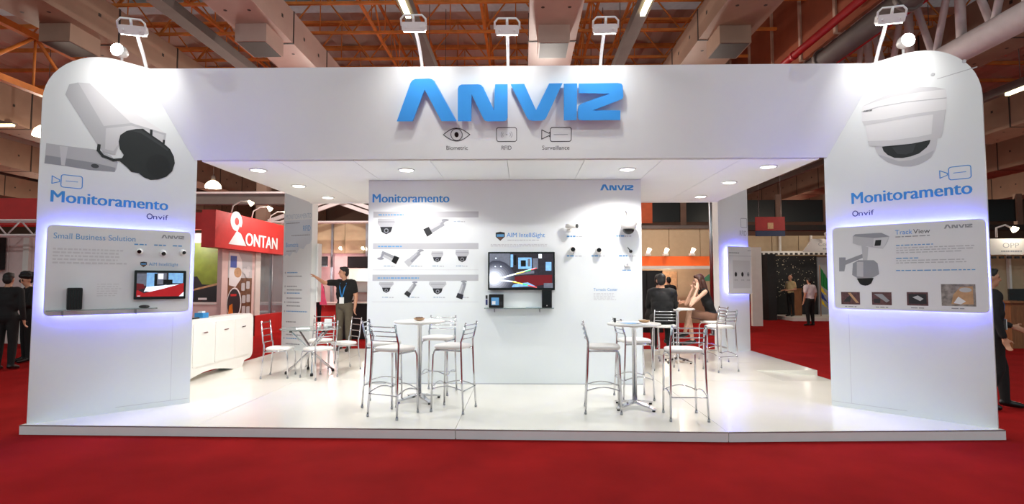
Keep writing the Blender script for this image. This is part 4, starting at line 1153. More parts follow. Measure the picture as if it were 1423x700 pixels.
t = thing('bullet_camera', 'small black camera on a thin stalk below the hanging speed dome', 'camera', (1.76, 8.05, 2.03), 0, 'display cameras mounted on the booth')
MB().tube([(1.735, 8.045, 2.09), (1.76, 7.99, 2.04)], .007, 8).build('stalk', 'black_plastic', t)
MB().ell((1.767, 7.985, 2.03), (.026, .03, .026)).build('head', 'black_gloss', t)
t = thing('flush_camera', 'flat cream sensor disc low on the right of the central wall', 'sensor', (1.72, 8.05, 1.84), 0, 'display cameras mounted on the booth')
MB().prism(rrect(1.68, 1.81, 1.765, 1.865, .02, 4), FW, .001, .03).build('body', 'cushion', t)
MB().prism(circ(1.722, 1.838, .014, n=12), FW, .03, .034).build('lens', 'print_lgrey', t)
# ================================================================ PEOPLE
import numpy as np
def V(*a): return Vector(a)
class Body:
    def __init__(s): s.p = []
    def cap(s, a, b, ra, rb, m): s.p.append(('c', Vector(a), Vector(b), ra, rb, m)); return s
    def ell(s, c, r, m, R=None): s.p.append(('e', Vector(c), Vector(r), R or Matrix.Identity(3), 0, m)); return s
    def mesh(s, vox, smooth=5):
        mb = MB()
        for q in s.p:
            if q[0] == 'c':
                _, a, b, ra, rb, m = q
                d = (b - a); L = max(d.length, 1e-5); d = d / L
                pr = [(ra * math.cos(t), -ra * math.sin(t)) for t in (1.45, 1.1, .7, .3)] + [(ra, 0), (rb, L)] + [(rb * math.cos(t), L + rb * math.sin(t)) for t in (.3, .7, 1.1, 1.45)]
                mb.lathe(pr, 12, 0, Matrix.Translation(a) @ d.to_track_quat('Z', 'Y').to_matrix().to_4x4())
            else:
                mb.ell(q[1], tuple(q[2]), q[3].to_4x4(), 0, 14, 10)
        me = bpy.data.meshes.new('tmp')
        me.from_pydata([tuple(v) for v in mb.v], [], mb.f)
        ob = bpy.data.objects.new('tmp', me); C.objects.link(ob)
        r = ob.modifiers.new('r', 'REMESH'); r.mode = 'VOXEL'; r.voxel_size = vox; r.use_smooth_shade = True
        sm = ob.modifiers.new('s', 'SMOOTH'); sm.factor = .5; sm.iterations = smooth
        dg = bpy.context.evaluated_depsgraph_get()
        out = bpy.data.meshes.new_from_object(ob.evaluated_get(dg))
        bpy.data.objects.remove(ob); bpy.data.meshes.remove(me)
        return out
    def assign(s, me):
        n = len(me.polygons)
        ce = np.empty(n * 3); me.polygons.foreach_get('center', ce); ce = ce.reshape(-1, 3)
        best = np.full(n, 1e9); mi = np.zeros(n, int)
        for q in s.p:
            if q[0] == 'c':
                a = np.array(q[1]); b = np.array(q[2]); ab = b - a; L2 = max(ab @ ab, 1e-9)
                t = np.clip(((ce - a) @ ab) / L2, 0, 1)
                d = np.linalg.norm(ce - a - t[:, None] * ab, axis=1) - (q[3] + (q[4] - q[3]) * t)
            else:
                R = np.array(q[3]); r = np.array(q[2])
                l = (ce - np.array(q[1])) @ R
                k = np.linalg.norm(l / r, axis=1)
                d = (k - 1) * r.min()
            w_ = d < best
            best[w_] = d[w_]; mi[w_] = q[5]
        me.polygons.foreach_set('material_index', mi.astype(np.int32))
        me.polygons.foreach_set('use_smooth', np.ones(n, bool))

def hand(B, wr, d, pn, m, curl=.35, s=1., point=False, side=1):
    d = d.normalized(); pn = (pn - d * pn.dot(d)).normalized(); sd = d.cross(pn)
    R = Matrix((sd, d, pn)).transposed()
    B.ell(wr + d * .05 * s, (.04 * s, .055 * s, .017 * s), m, R)
    for i, (o, L) in enumerate(((-.027, .075), (-.009, .085), (.009, .08), (.027, .062))):
        a = wr + d * .085 * s + sd * o * s
        cu = curl if not (point and i == 0) else .05
        d1 = (d * math.cos(cu) + pn * math.sin(cu)); d2 = (d * math.cos(cu * 2.4) + pn * math.sin(cu * 2.4))
        b = a + d1 * L * .55 * s; e = b + d2 * L * .5 * s
        B.cap(a, b, .0095 * s, .0088 * s, m); B.cap(b, e, .0088 * s, .0075 * s, m)
    th = wr + d * .03 * s - sd * .032 * side * s
    t1 = th + (d * .7 - sd * .7 * side + pn * .2).normalized() * .04 * s
    B.cap(th, t1, .012 * s, .0105 * s, m); B.cap(t1, t1 + (d * .95 - sd * .2 * side + pn * .25).normalized() * .03 * s, .0105 * s, .009 * s, m)

def person(label, loc, rz, J, mats, hair='short', hairmat='hair_black', yaw=0., pitch=0., vox=.013, sleeve='long', skirt=False, build=1., group=None, tie=None, badge=False, heel=False, curl=.35, point=None, scale=1.):
    """local frame: the person faces -Y, +X is the person's left. mats: top, bottom, skin, shoe"""
    t = thing('person', label, 'person', loc, rz, group)
    t.scale = (scale,) * 3
    TOP, BOT, SK, SH, DK, LP = range(6)
    B = Body()
    pel, che, nek, hd = [Vector(J[k]) for k in ('pelvis', 'chest', 'neck', 'head')]
    ax = (che - pel).normalized()
    rt = (Vector(J['shL']) - Vector(J['shR'])).normalized(); fw = ax.cross(rt).normalized() * -1
    rt = fw.cross(ax) * 1.0
    R = Matrix((rt, fw, ax)).transposed()
    b = build
    B.ell(pel, (.165 * b, .118 * b, .13), BOT, R)
    for f_ in (.12, .25, .4, .55, .7, .85):
        B.ell(pel.lerp(che, f_), ((.160 - .03 * math.sin(PI * min(1, f_ * 1.15))) * b, (.116 - .012 * math.sin(PI * f_)) * b, .12), TOP, R)
    B.ell(che, (.168 * b, .112 * b, .19), TOP, R)
    shL, shR = Vector(J['shL']), Vector(J['shR'])
    B.cap(shL.lerp(shR, .08), shR.lerp(shL, .08), .062 * b, .062 * b, TOP)
    B.cap(nek - ax * .07, nek - ax * .02, .09 * b, .06, TOP)
    for q_ in (shL, shR): B.cap(nek - ax * .045, q_.lerp(nek, .25) + ax * .005, .06, .058 * b, TOP)
    B.cap(pel.lerp(che, .75) - rt * .07, pel.lerp(che, .75) + rt * .07, .105 * b, .105 * b, TOP)
    B.cap(nek - ax * .03, hd - Vector((0, 0, .04)), .052, .05, SK)
    for q_, sg in ((shL, 1), (shR, -1)):
        B.cap(q_.lerp((shL + shR) / 2, .30) - ax * .02, pel.lerp(che, .55) + rt * .075 * b * sg, .085 * b, .085 * b, TOP)
    for s in 'LR':
        sh, el, wr = [Vector(J[k + s]) for k in ('sh', 'el', 'wr')]
        me_ = sh.lerp(el, .6)
        if sleeve == 'long':
            B.cap(sh, el, .058 * b, .046 * b, TOP); B.cap(el, el.lerp(wr, .9), .046 * b, .036 * b, TOP); B.cap(el.lerp(wr, .9), wr, .028, .027, SK)
        elif sleeve == 'short':
            B.cap(sh, me_, .062 * b, .060 * b, TOP); B.cap(me_, el, .042 * b, .040 * b, SK); B.cap(el, wr, .040 * b, .028, SK)
        else:
            B.cap(sh, el, .045 * b, .037 * b, SK); B.cap(el, wr, .036 * b, .025, SK)
        d = (wr - el)
        pn = Vector(J.get('palm' + s, (rt if s == 'R' else -rt)))
        hand(B, wr, Vector(J.get('hdir' + s, d)), pn, SK, curl if point != s else .06, 1., side=1 if s == 'R' else -1)
        hp, kn, an = [Vector(J[k + s]) for k in ('hip', 'kn', 'an')]
        lm = SK if skirt else BOT
        if skirt:
            B.cap(hp, hp.lerp(kn, .8), .088, .068, BOT); B.cap(hp.lerp(kn, .78), kn, .058, .05, SK)
            B.cap(kn, kn.lerp(an, .35), .047, .050, SK); B.cap(kn.lerp(an, .35), an, .050, .032, SK)
        else:
            B.cap(hp, kn, .088 * b, .064 * b, BOT); B.cap(kn, kn.lerp(an, .35), .062 * b, .060 * b, BOT); B.cap(kn.lerp(an, .35), an, .060 * b, .05, BOT)
        to = Vector(J['to' + s])
        B.cap(an + Vector((0, 0, -.03)) - (to - an) * .18, an.lerp(to, .5) + Vector((0, 0, -.01)), .042, .042, SH); B.cap(an.lerp(to, .5) + Vector((0, 0, -.01)), to, .042, .034, SH)
    # head
    Rh = Matrix.Rotation(yaw, 3, 'Z') @ Matrix.Rotation(pitch, 3, 'X')
    P = lambda x, y, z: hd + Rh @ Vector((x, y, z))
    B.ell(P(0, .005, .025), (.074, .092, .092), SK, Rh); B.ell(P(0, -.018, -.045), (.056, .066, .07), SK, Rh); B.ell(P(0, -.058, -.088), (.026, .022, .02), SK, Rh)
    B.cap(P(0, -.085, .02), P(0, -.105, -.022), .010, .015, SK)
    B.ell(P(0, -.079, -.056), (.024, .010, .009), LP, Rh)
    for s in (-1, 1):
        B.ell(P(s * .031, -.078, .012), (.014, .011, .008), DK, Rh); B.ell(P(s * .031, -.083, .034), (.020, .009, .006), DK, Rh)
        B.ell(P(s * .077, .012, -.005), (.012, .02, .032), SK, Rh)
    me = B.mesh(vox); B.assign(me)
    for m in mats: me.materials.append(MAT[m])
    me.materials.append(MAT['eye']); me.materials.append(MAT['lip'])
    body = link('body', me, t)
    # hair
    H = Body()
    if hair in ('short', 'long', 'curly'):
        H.ell(P(0, .018, .052), (.081, .094, .082), 0, Rh); H.ell(P(0, .055, .0), (.074, .056, .085), 0, Rh)
        H.ell(P(0, -.045, .098), (.058, .04, .028), 0, Rh)
        for s in (-1, 1): H.ell(P(s * .066, .016, .035), (.013, .036, .040), 0, Rh)
    if hair == 'long':
        H.cap(P(-.03, .06, -.02), P(-.04, .085, -.24), .055, .045, 0); H.cap(P(.03, .06, -.02), P(.04, .085, -.26), .055, .045, 0)
        for s in (-1, 1): H.cap(P(s * .073, .0, .03), P(s * .085, .0, -.16), .026, .026, 0)
    if hair == 'curly':
        rr = random.Random(3)
        for k in range(46):
            a = rr.uniform(0, 2 * PI); e = rr.uniform(-.5, 1.4)
            d = Vector((math.cos(a) * math.cos(e), math.sin(a) * math.cos(e), math.sin(e)))
            if d.y < -.55 and d.z < .45: continue
            H.ell(P(d.x * .115, .02 + d.y * .115, .045 + d.z * .11), (.042,) * 3, 0)
    if hair == 'fringe':
        H.ell(P(0, .05, -.01), (.078, .056, .055), 0, Rh)
    if H.p:
        hm = H.mesh(.012, 2)
        hm.materials.append(MAT[hairmat])
        hm.polygons.foreach_set('use_smooth', [True] * len(hm.polygons))
        link('hair', hm, t)
    if badge:
        ln = MB()
        c0 = nek - fw * 0
        f = -fw if fw.y > 0 else fw
        f = Vector((0, -1, 0))
        pts = [nek + V(-.07, .02, .0), nek + V(-.075, -.075, -.06), nek + V(-.05, -.13, -.17), nek + V(-.005, -.135, -.36)]
        pts2 = [nek + V(.07, .02, .0), nek + V(.075, -.075, -.06), nek + V(.05, -.13, -.17), nek + V(.005, -.135, -.36)]
        for pp in (pts, pts2):
            for i in range(3): ln.bar(pp[i], pp[i + 1], .02, .004, 0, up=(0, -1, 0))
        ln.build('lanyard', 'lanyard_blue', t, False)
        q = nek + V(0, -.145, -.42)
        MB().box(q.x - .05, q.x + .05, q.y - .004, q.y + .004, q.z - .065, q.z + .065).build('name_badge', 'paper', t, False)
    if tie:
        MB().tube([nek + Vector((.055 * math.cos(a), .01 + .06 * math.sin(a), -.02)) for a in [2 * PI * i / 16 for i in range(17)]], .012, 6, 0, False).build('shirt_collar', tie, t, False)
    return t

def stand(**k):
    J = dict(pelvis=(0, 0, .95), chest=(0, 0, 1.27), neck=(0, .01, 1.475), head=(0, -.01, 1.63), shL=(.185, .01, 1.42), shR=(-.185, .01, 1.42), elL=(.235, .04, 1.14), elR=(-.235, .04, 1.14),
             wrL=(.24, -.03, .90), wrR=(-.24, -.03, .90), hipL=(.09, 0, .92), hipR=(-.09, 0, .92), knL=(.10, -.01, .50), knR=(-.10, -.01, .50), anL=(.10, .02, .09), anR=(-.10, .02, .09), toL=(.125, -.15, .036), toR=(-.125, -.15, .036))
    J.update(k); return J
def sit(h=.73, lean=0., **k):
    z = h + .10
    J = dict(pelvis=(0, 0, z), chest=(0, -.02 - lean * .6, z + .33), neck=(0, -.03 - lean, z + .52), head=(0, -.06 - lean * 1.15, z + .675), shL=(.185, -.02 - lean * .9, z + .475), shR=(-.185, -.02 - lean * .9, z + .475),
             elL=(.23, -.12 - lean, z + .23), elR=(-.23, -.12 - lean, z + .23), wrL=(.15, -.36 - lean, z + .26), wrR=(-.15, -.36 - lean, z + .26),
             hipL=(.09, -.02, z - .01), hipR=(-.09, -.02, z - .01), knL=(.12, -.42, z + .02), knR=(-.12, -.42, z + .02), anL=(.11, -.36, .36), anR=(-.11, -.36, .36), toL=(.12, -.52, .30), toR=(-.12, -.52, .30))
    J.update(k); return J

# man pointing at the left rear column
person('man in black polo with blue lanyard, arm stretched out pointing left', (-3.66, 11.80, PZ), math.radians(-8),
       stand(elR=(-.38, -.17, 1.42), wrR=(-.42, -.41, 1.53), palmR=(0, 0, -1), head=(-.02, -.02, 1.63), wrL=(.25, -.04, .90)),
       ['shirt_black', 'trouser_olive', 'skin', 'shoe_black'], yaw=math.radians(-58), vox=.011, sleeve='short', build=1.1, badge=True, point='R', scale=1.035)
# seated trio at the rear bar table
person('man in a black suit seated on a bar stool, back to viewer', (2.60, 9.50, PZ), PI - .15, sit(.73, .08, anL=(.13, -.24, .36), anR=(-.13, -.24, .36), toL=(.14, -.40, .29), toR=(-.14, -.40, .29)), ['suit_black', 'trouser_black', 'skin', 'shoe_black'], yaw=-.1, vox=.012, build=1.17, tie='shirt_white')
person('man in a dark jacket seated half hidden behind the suited man', (2.66, 10.55, PZ), PI / 2 + .2, sit(.73, .10), ['suit_black', 'trouser_black', 'skin', 'shoe_black'], yaw=.2, vox=.013, build=1.1, tie='shirt_white')
person('woman in a sleeveless black top with brown hair leaning on the rear bar table', (3.80, 10.50, PZ), -PI / 2 - .12,
       sit(.73, .16, elL=(.20, -.44, 1.05), wrL=(.10, -.30, 1.34), elR=(-.20, -.46, 1.05), wrR=(-.12, -.34, 1.36), hdirL=(-.2, .2, 1), hdirR=(.2, .2, 1), palmL=(-1, 0, 0), palmR=(1, 0, 0), knL=(.04, -.44, .90), anL=(-.12, -.50, .50), toL=(-.16, -.66, .40)),
       ['shirt_black', 'skirt_brown', 'skin_pale', 'shoe_black'], hair='long', hairmat='hair_brown', yaw=0, pitch=.18, vox=.012, sleeve='none', skirt=True, build=.9)
# visitor at the right edge
person('man in black suit with blue lanyard walking behind the right tower', (6.10, 7.05, 0), math.radians(70), stand(wrL=(.2, -.28, 1.02), elL=(.24, -.02, 1.13), anL=(.10, -.14, .09), toL=(.12, -.31, .036), knL=(.10, -.12, .51), anR=(-.1, .16, .10), toR=(-.11, 0, .036)),
       ['suit_black', 'trouser_black', 'skin', 'shoe_black'], vox=.012, yaw=0, build=1.1, badge=True, tie='shirt_blue')
# pair at the left edge
person('man in dark suit at the left edge, turned away', (-9.12, 9.75, 0), PI + .3, stand(), ['suit_black', 'trouser_black', 'skin', 'shoe_black'], vox=.015, build=1.12)
person('woman with curly dark hair reading a paper beside the left tower', (-9.66, 10.75, 0), -.5, stand(wrL=(.08, -.30, 1.12), elL=(.24, -.06, 1.14), wrR=(-.08, -.30, 1.12), elR=(-.24, -.06, 1.14), head=(0, -.04, 1.62)), ['shirt_black', 'trouser_black', 'skin', 'shoe_black'], hair='curly', yaw=.2, pitch=.3, vox=.015, build=.98)
t = thing('paper_sheet', 'white paper held by the curly-haired woman', 'paper', (-9.78, 10.42, 1.12))
MB().box(-.14, .14, -.1, .1, 0, .006, 0, Matrix.Rotation(.5, 4, 'X') @ Matrix.Rotation(-.5, 4, 'Z')).build('sheet', 'paper', t, False)
# distant visitors
person('bald man in beige shirt standing before the dark speckled stand', (11.52, 23.4, .14), -1.2, stand(wrR=(-.12, -.30, 1.1), wrL=(.15, -.30, 1.1)), ['shirt_beige', 'trouser_black', 'skin', 'shoe_black'], hair='fringe', hairmat='hair_grey', vox=.02, sleeve='short')
person('man in pale pink shirt and black trousers, back to viewer on the aisle', (10.55, 20.0, 0), PI + .3, stand(), ['shirt_pink', 'trouser_black', 'skin', 'shoe_black'], vox=.02, build=1.15, sleeve='short')
person('person in pale blue shirt half hidden by the right tower edge', (13.25, 23.0, .14), PI / 2, stand(), ['shirt_white', 'trouser_black', 'skin', 'shoe_black'], vox=.02)
person('person in black with bright pink scarf panel before the pink stand', (-6.55, 17.8, 0), .3, stand(), ['shirt_black', 'trouser_black', 'skin', 'shoe_black'], vox=.02)
t = thing('pink_scarf', 'bright pink cloth hanging over the dark-clad person', 'scarf', (-6.40, 17.62, 1.0))
MB().add([Vector(p) for q in range(6) for p in ((-.12 + .035 * q, -.03, .60 - .15 * q), (.10 + .035 * q, -.03 + .01 * (q % 2), .60 - .15 * q), (-.12 + .035 * q, .0, .60 - .15 * q), (.10 + .035 * q, .01, .60 - .15 * q))],
         [f for q in range(5) for f in ((4 * q, 4 * q + 4, 4 * q + 5, 4 * q + 1), (4 * q + 2, 4 * q + 3, 4 * q + 7, 4 * q + 6), (4 * q, 4 * q + 2, 4 * q + 6, 4 * q + 4), (4 * q + 1, 4 * q + 5, 4 * q + 7, 4 * q + 3))]).build('cloth', 'cloth_pink', t, False)
person('dark silhouette of a visitor at the orange-lit stand', (5.1, 18.5, 0), PI, stand(), ['shirt_black', 'trouser_black', 'skin', 'shoe_black'], vox=.02)
person('person in dark clothes under the green parasol', (6.45, 17.0, 0), .2, stand(), ['shirt_black', 'trouser_black', 'skin', 'shoe_black'], vox=.02)
# ================================================================ NEIGHBOURING STANDS
# ---- stand at the far left
st = thing('exhibition_stand', 'pale pink stand wall with red header at the left edge', 'stand', (-13, 14, 0))
for k in range(5):
    MB().box(-18 + k * 1.6, -16.41 + k * 1.6, 14, 14.1, 0, 2.75).build('wall_panel', 'booth_pink', st)
MB().box(-18, -10, 13.8, 14.2, 3.05, 3.75).build('header', 'booth_red', st)
MB().box(-12.75, -12.6, 13.9, 13.99, 0, 2.8).build('post', 'booth_white', st)
MB().box(-18, -13.25, 13.7, 13.95, 1.9, 2.75).build('dark_board', 'booth_dark', st)
t = thing('box_truss', 'white box truss below the red header at the left edge', 'truss', (-14, 13.2, 2.75))
for z in (2.72, 3.08):
    for y in (13.0, 13.3): MB().tube([(-19, y, z), (-10, y, z)], .03, 8).build('chord', 'truss_white', t)
for k in range(26):
    x = -18.6 + k * .33
    MB().tube([(x, 13.0, 2.72 if k % 2 else 3.08), (x + .33, 13.0, 3.08 if k % 2 else 2.72)], .018, 6).build('brace', 'truss_white', t)

# ---- red corner stand with sign
rs = thing('exhibition_stand', 'corner stand with red illuminated-looking sign and posters behind the counter', 'stand', (-8, 14, 0))
FS = frame((-7.5, 13.5, 0), (.0, 1, 0))
MB().prism([(0, 2.46), (4.3, 2.46), (4.75, 2.66), (4.75, 3.40), (0, 3.40)], FS, -.35, 0).build('sign_box', 'booth_red', rs)
MB().box(-12.2, -7.86, 14.2, 14.5, 2.98, 3.42).build('front_header', 'booth_red', rs)
text('lettering', 'ONTAN', FS, 1.50, 2.60, 1.95, 'print_white', rs, height=.36, d=.008, bold=.02)
def emb(u, v, k):
    q = [(circ(u + .42 * k, v + .72 * k, .34 * k, .30 * k, 20), 'print_white'), (circ(u + .45 * k, v + .72 * k, .13 * k, .12 * k, 14), 'booth_red'),
         ([(u, v), (u + .55 * k, v + .52 * k), (u + 1.05 * k, v)], 'print_white'), ([(u + .62 * k, v + .60 * k), (u + .5 * k, v + .42 * k), (u + .85 * k, v + .32 * k), (u + .8 * k, v + .5 * k)], 'booth_red')]
    decal('emblem', rs, FS, q, .004, .001)
emb(.62, 2.58, .88)
for k in range(4):
    y = 14.4 + k * 1.1
    MB().tube([(-7.6, y, 3.40), (-7.55, y, 3.62), (-7.35, y, 3.74), (-7.1, y, 3.74)], .018, 8).build('lamp_arm', 'booth_white', rs)
    MB().tube([(-7.14, y, 3.75), (-7.04, y, 3.66)], [.03, .07], 10).build('sign_lamp', 'pendant_glow', rs)
MB().box(-12.2, -7.9, 15.4, 15.5, 0, 2.98).build('back_wall', 'booth_pink', rs)
for x in (-8.25, -7.9):
    MB().box(x - .07, x + .07, 15.25, 15.39, 0, 2.98).build('post', 'booth_white', rs)
FP = frame((0, 15.4, 0), (1, 0, 0))
MB().prism(rect(-9.7, .95, -8.38, 2.78), FP, .0, .03).build('poster_frame', 'booth_white', rs)
decal('poster', rs, off(FP, .03), [(rect(-9.64, 1.02, -8.46, 2.70), 'print_green'), ([(-9.64, 1.02), (-8.46, 1.02), (-8.46, 1.50), (-8.9, 1.52), (-9.05, 1.75), (-9.25, 1.72), (-9.64, 1.6)], 'print_charcoal'), ([(-9.3, 1.30), (-8.46, 1.50), (-8.46, 1.56), (-9.1, 1.4)], 'print_tan'), (rect(-9.0, 1.08, -8.75, 1.14), 'print_white')])
FQ = frame((-7.72, 0, 0), (0, 1, 0))
MB().box(-7.84, -7.72, 14.25, 16.0, 0, 2.46).build('side_wall', 'booth_pink', rs)
q = [(rect(14.55, .62, 15.85, 2.42), 'print_lgrey'), (rect(14.55, .62, 15.85, 1.7), 'print_brown'),
     ([(14.6, 2.4), (15.05, 2.4), (15.25, 2.2), (15.3, 1.9), (15.2, 1.65), (14.95, 1.45), (14.6, 1.5)], 'print_white'), (rect(14.65, 1.98, 14.98, 2.30), 'print_royal'), (circ(15.05, 1.85, .2, .14), 'print_tan'),
     (circ(14.9, 1.0, .38, .44), 'print_white'), (circ(14.88, 1.0, .34, .40), 'print_charcoal'), (rect(14.7, 1.2, 15.0, 1.26), 'booth_red'), ([(14.58, .65), (14.85, .65), (14.8, 1.0), (14.65, .95)], 'print_orange')]
for (a, b) in ((15.35, 1.45), (15.62, 1.5), (15.4, 1.1), (15.65, 1.12), (15.4, .8), (15.65, .78)): q.append((rrect(a - .1, b - .11, a + .1, b + .11, .03, 2), 'print_lgrey'))
for (a, b) in ((15.4, 1.9), (15.62, 1.95), (15.55, 1.8)): q.append((circ(a, b, .12, .09, 10), 'print_vlgrey'))
decal('poster', rs, FQ, q, .004, .0006)
MB().box(-7.86, -7.68, 16.0, 16.3, 0, 2.46).build('post', 'booth_white', rs)
MB().box(-7.80, -7.76, 16.3, 18.3, .60, 2.46).build('glass_pane', 'glass_booth', rs)
MB().box(-7.83, -7.73, 17.15, 17.2, .6, 2.46).build('mullion', 'steel', rs)
MB().box(-7.95, -7.66, 16.0, 18.4, 0, .60).build('base_wall', 'booth_red', rs)
MB().box(-10.5, -10.4, 16.2, 18.4, .0, 2.46).build('inner_wall', 'booth_white', rs)
MB().box(-8.6, -8.0, 16.6, 18.0, .60, .64).build('inner_shelf', 'booth_white', rs)
MB().box(-8.5, -8.1, 16.8, 17.1, .64, .86).build('display_box', 'booth_white', rs)
MB().box(-8.45, -8.1, 16.5, 16.55, 1.75, 2.2).build('wall_screen', 'booth_dark', rs)
lamp('POINT', 'stand_light', (-9.2, 14.6, 2.7), 55, (1, .92, .88), parent=rs, size=.1)
lamp('POINT', 'stand_light', (-9.2, 17.2, 2.2), 45, (.9, .95, 1), parent=rs, size=.1)
lamp('SPOT', 'sign_wash', (-6.6, 15.4, 3.75), 120, (1, .95, .9), (-7.5, 15.5, 2.9), parent=rs, size=.1, spot=155, blend=.8)

# ---- structure behind
t = thing('ceiling_beam', 'grey horizontal beam above the red corner sign', 'beam', (-10, 18.5, 4.1))
MB().box(-16, -6.9, 18.4, 18.7, 4.25, 4.62).build('beam_web', 'beam_grey', t)
MB().box(-16, -6.9, 18.3, 18.8, 4.60, 4.66).build('beam_flange', 'truss_white', t)
def hall_column(x, y, wd, label, m='concrete_brown'):
    t = thing('hall_column', label, 'column', (x, y, 0))
    MB().box(x - wd / 2, x + wd / 2, y, y + wd, 0, 10.3).build('shaft', m, t)
    MB().box(x - wd / 2 - .05, x + wd / 2 + .05, y - .05, y + wd + .05, 0, .25).build('plinth', m, t)
    return t
hall_column(-10.0, 21, .40, 'brown hall column behind the red corner sign')
cc = hall_column(7.0, 18.2, .36, 'brown hall column behind the seated pair')
MB().box(6.93, 7.05, 18.17, 18.2, 2.5, 2.68).build('sign_plate', 'booth_red', cc)
t = thing('metal_pole', 'thin silver pole in front of the orange-lit stand', 'pole', (5.85, 16.5, 0))
MB().tube([(5.85, 16.5, 0), (5.85, 16.5, 6)], .05, 12).build('pole_tube', 'steel', t)
MB().tube([(5.85, 16.5, 0), (5.85, 16.5, .04)], .12, 14).build('base_plate', 'steel', t)
t = thing('fire_extinguisher', 'red fire extinguisher hung on the brown hall column', 'extinguisher', (7.0, 18.05, .95))
MB().lathe([(.07, .95), (.075, .97), (.075, 1.3), (.03, 1.38), (.03, 1.42)], 14, 0, Matrix.Translation((7.0, 18.08, 0))).build('cylinder_body', 'sign_red', t)
MB().tube([(7.0, 18.08, 1.42), (7.1, 18.05, 1.38), (7.12, 18.05, 1.1)], .012, 6).build('hose', 'rubber', t)

# white crossing trusses
t = thing('stand_truss', 'pale crossing roof beams above the beige panel wall', 'truss', (-6, 20.5, 4))
for (a, b) in (((-9.5, 3.9), (-5.5, 5.3)), ((-9.0, 3.85), (-5.0, 5.25)), ((-8.8, 5.3), (-4.6, 3.85)), ((-8.2, 5.3), (-4.0, 3.85))):
    MB().bar((a[0], 20.6 + (.2 if a[1] > 4.5 else 0), a[1]), (b[0], 20.6 + (.2 if a[1] > 4.5 else 0), b[1]), .10, .14).build('brace', 'truss_white', t)
MB().box(-9.8, -3.8, 20.5, 20.9, 3.84, 3.90).build('bottom_chord', 'truss_white', t)

# beige panel wall and pink stand
st = thing('exhibition_stand', 'stand with beige top panels and pink lit wall behind the pointing man', 'stand', (-7, 22, 0))
for k in range(7):
    MB().box(-10.4 + k * 1.13, -10.4 + k * 1.13 + 1.115, 22, 22.1, 2.75, 4.05).build('top_panel', 'booth_beige', st)
MB().box(-10.4, -3, 22.15, 22.25, 0, 2.75).build('back_wall', 'booth_pink', st)
for x in (-7.5, -6.1): 
    MB().box(x - .04, x + .04, 21.9, 22.1, 0, 4.05).build('post', 'steel', st)
for x in (-8.0, -7.1, -6.2, -5.3):
    MB().tube([(x, 21.7, 2.95), (x, 21.85, 2.9)], [.06, .03], 10).build('spot_head', 'pendant_glow', st)
    lamp('SPOT', 'spot_wash', (x, 21.6, 2.9), 6, (1, .8, .6), (x, 22, 3.3), parent=st, size=.04, spot=110)
MB().box(-9.2, -4.5, 19.2, 19.9, 0, .78).build('red_counter', 'booth_red', st)
MB().box(-9.3, -4.4, 19.1, 20.0, .78, .86).build('counter_top', 'booth_pink', st)
lamp('POINT', 'stand_light', (-7.2, 21.2, 2.2), 34, (1, .55, .6), parent=st, size=.1)
for (x0, x1, z0, z1, lab) in ((-8.3, -7.55, 2.2, 2.6, 'black screen on the pink stand beside the rear column'), (-6.75, -5.7, 2.15, 2.6, 'wide black screen above the pointing man')):
    m_ = thing('wall_screen', lab, 'screen', ((x0 + x1) / 2, 21.6, z0))
    MB().box(x0, x1, 21.55, 21.62, z0, z1).build('casing', 'black_gloss', m_)
    MB().box(x0 + .03, x1 - .03, 21.54, 21.55, z0 + .03, z1 - .03).build('screen_glass', 'window_dark', m_)
t = thing('bright_case', 'pale green lit display case right of the pointing man', 'display case', (-5.7, 20.2, 0))
MB().box(-6.3, -4.9, 20.6, 20.7, .8, 2.1).build('back_board', 'booth_white', t)
for z in (1.2, 1.6): MB().box(-6.3, -4.9, 20.3, 20.6, z, z + .02).build('shelf', 'steel', t)
MB().box(-6.35, -6.28, 20.3, 20.7, .8, 2.1).build('side', 'booth_white', t)
lamp('POINT', 'case_light', (-5.6, 20.15, 1.9), 16, (.9, 1, .85), parent=t, size=.05)
t = thing('dark_counter', 'black counter with shiny chrome item beside the central wall', 'counter', (-4.6, 15.5, 0))
MB().box(-4.95, -4.0, 15.2, 15.8, 0, .95).build('carcass', 'booth_dark', t)
MB().box(-5.0, -3.95, 15.15, 15.85, .95, .99).build('worktop', 'black_gloss', t)
t = thing('chrome_dish', 'shiny dish on the black counter', 'dish', (-4.75, 15.5, .99))
MB().lathe([(.06, .992), (.16, 1.04), (.19, 1.10), (.18, 1.10), (.14, 1.05), (.05, 1.0)], 18, 0, Matrix.Translation((-4.75, 15.5, 0))).build('bowl', 'chrome', t)

# ---- behind right of the central wall
st = thing('exhibition_stand', 'beige stand with glowing orange header behind the seated pair', 'stand', (6, 22, 0))
for k in range(4):
    MB().box(3.6 + k * 1.24, 3.6 + k * 1.24 + 1.22, 22, 22.1, 2.62, 3.72).build('top_panel', 'booth_beige', st)
MB().box(3.4, 8.4, 21.9, 22.15, 3.72, 3.85).build('top_rail', 'beam_grey', st)
MB().box(3.4, 7.45, 20.0, 20.12, 2.18, 2.52).build('orange_header', 'booth_orange', st)
MB().box(3.4, 7.45, 19.9, 20.15, 2.06, 2.17).build('header_rail', 'booth_white', st)
for x in (4.72, 5.35, 6.3, 7.3):
    MB().box(x - .08, x + .08, 19.7, 19.95, 2.54, 2.62).build('lamp_foot', 'booth_white', st)
    MB().tube([(x, 19.85, 2.62), (x + .05, 19.75, 2.78)], [.05, .08], 10).build('spot_head', 'pendant_glow', st)
MB().box(3.4, 8.2, 21.5, 21.6, 0, 2.1).build('back_wall', 'booth_beige', st)
for (x0, x1) in ((5.6, 6.2), (4.4, 4.9)):
    MB().box(x0, x1, 21.44, 21.5, 1.35, 2.0).build('picture', 'print_tan', st)
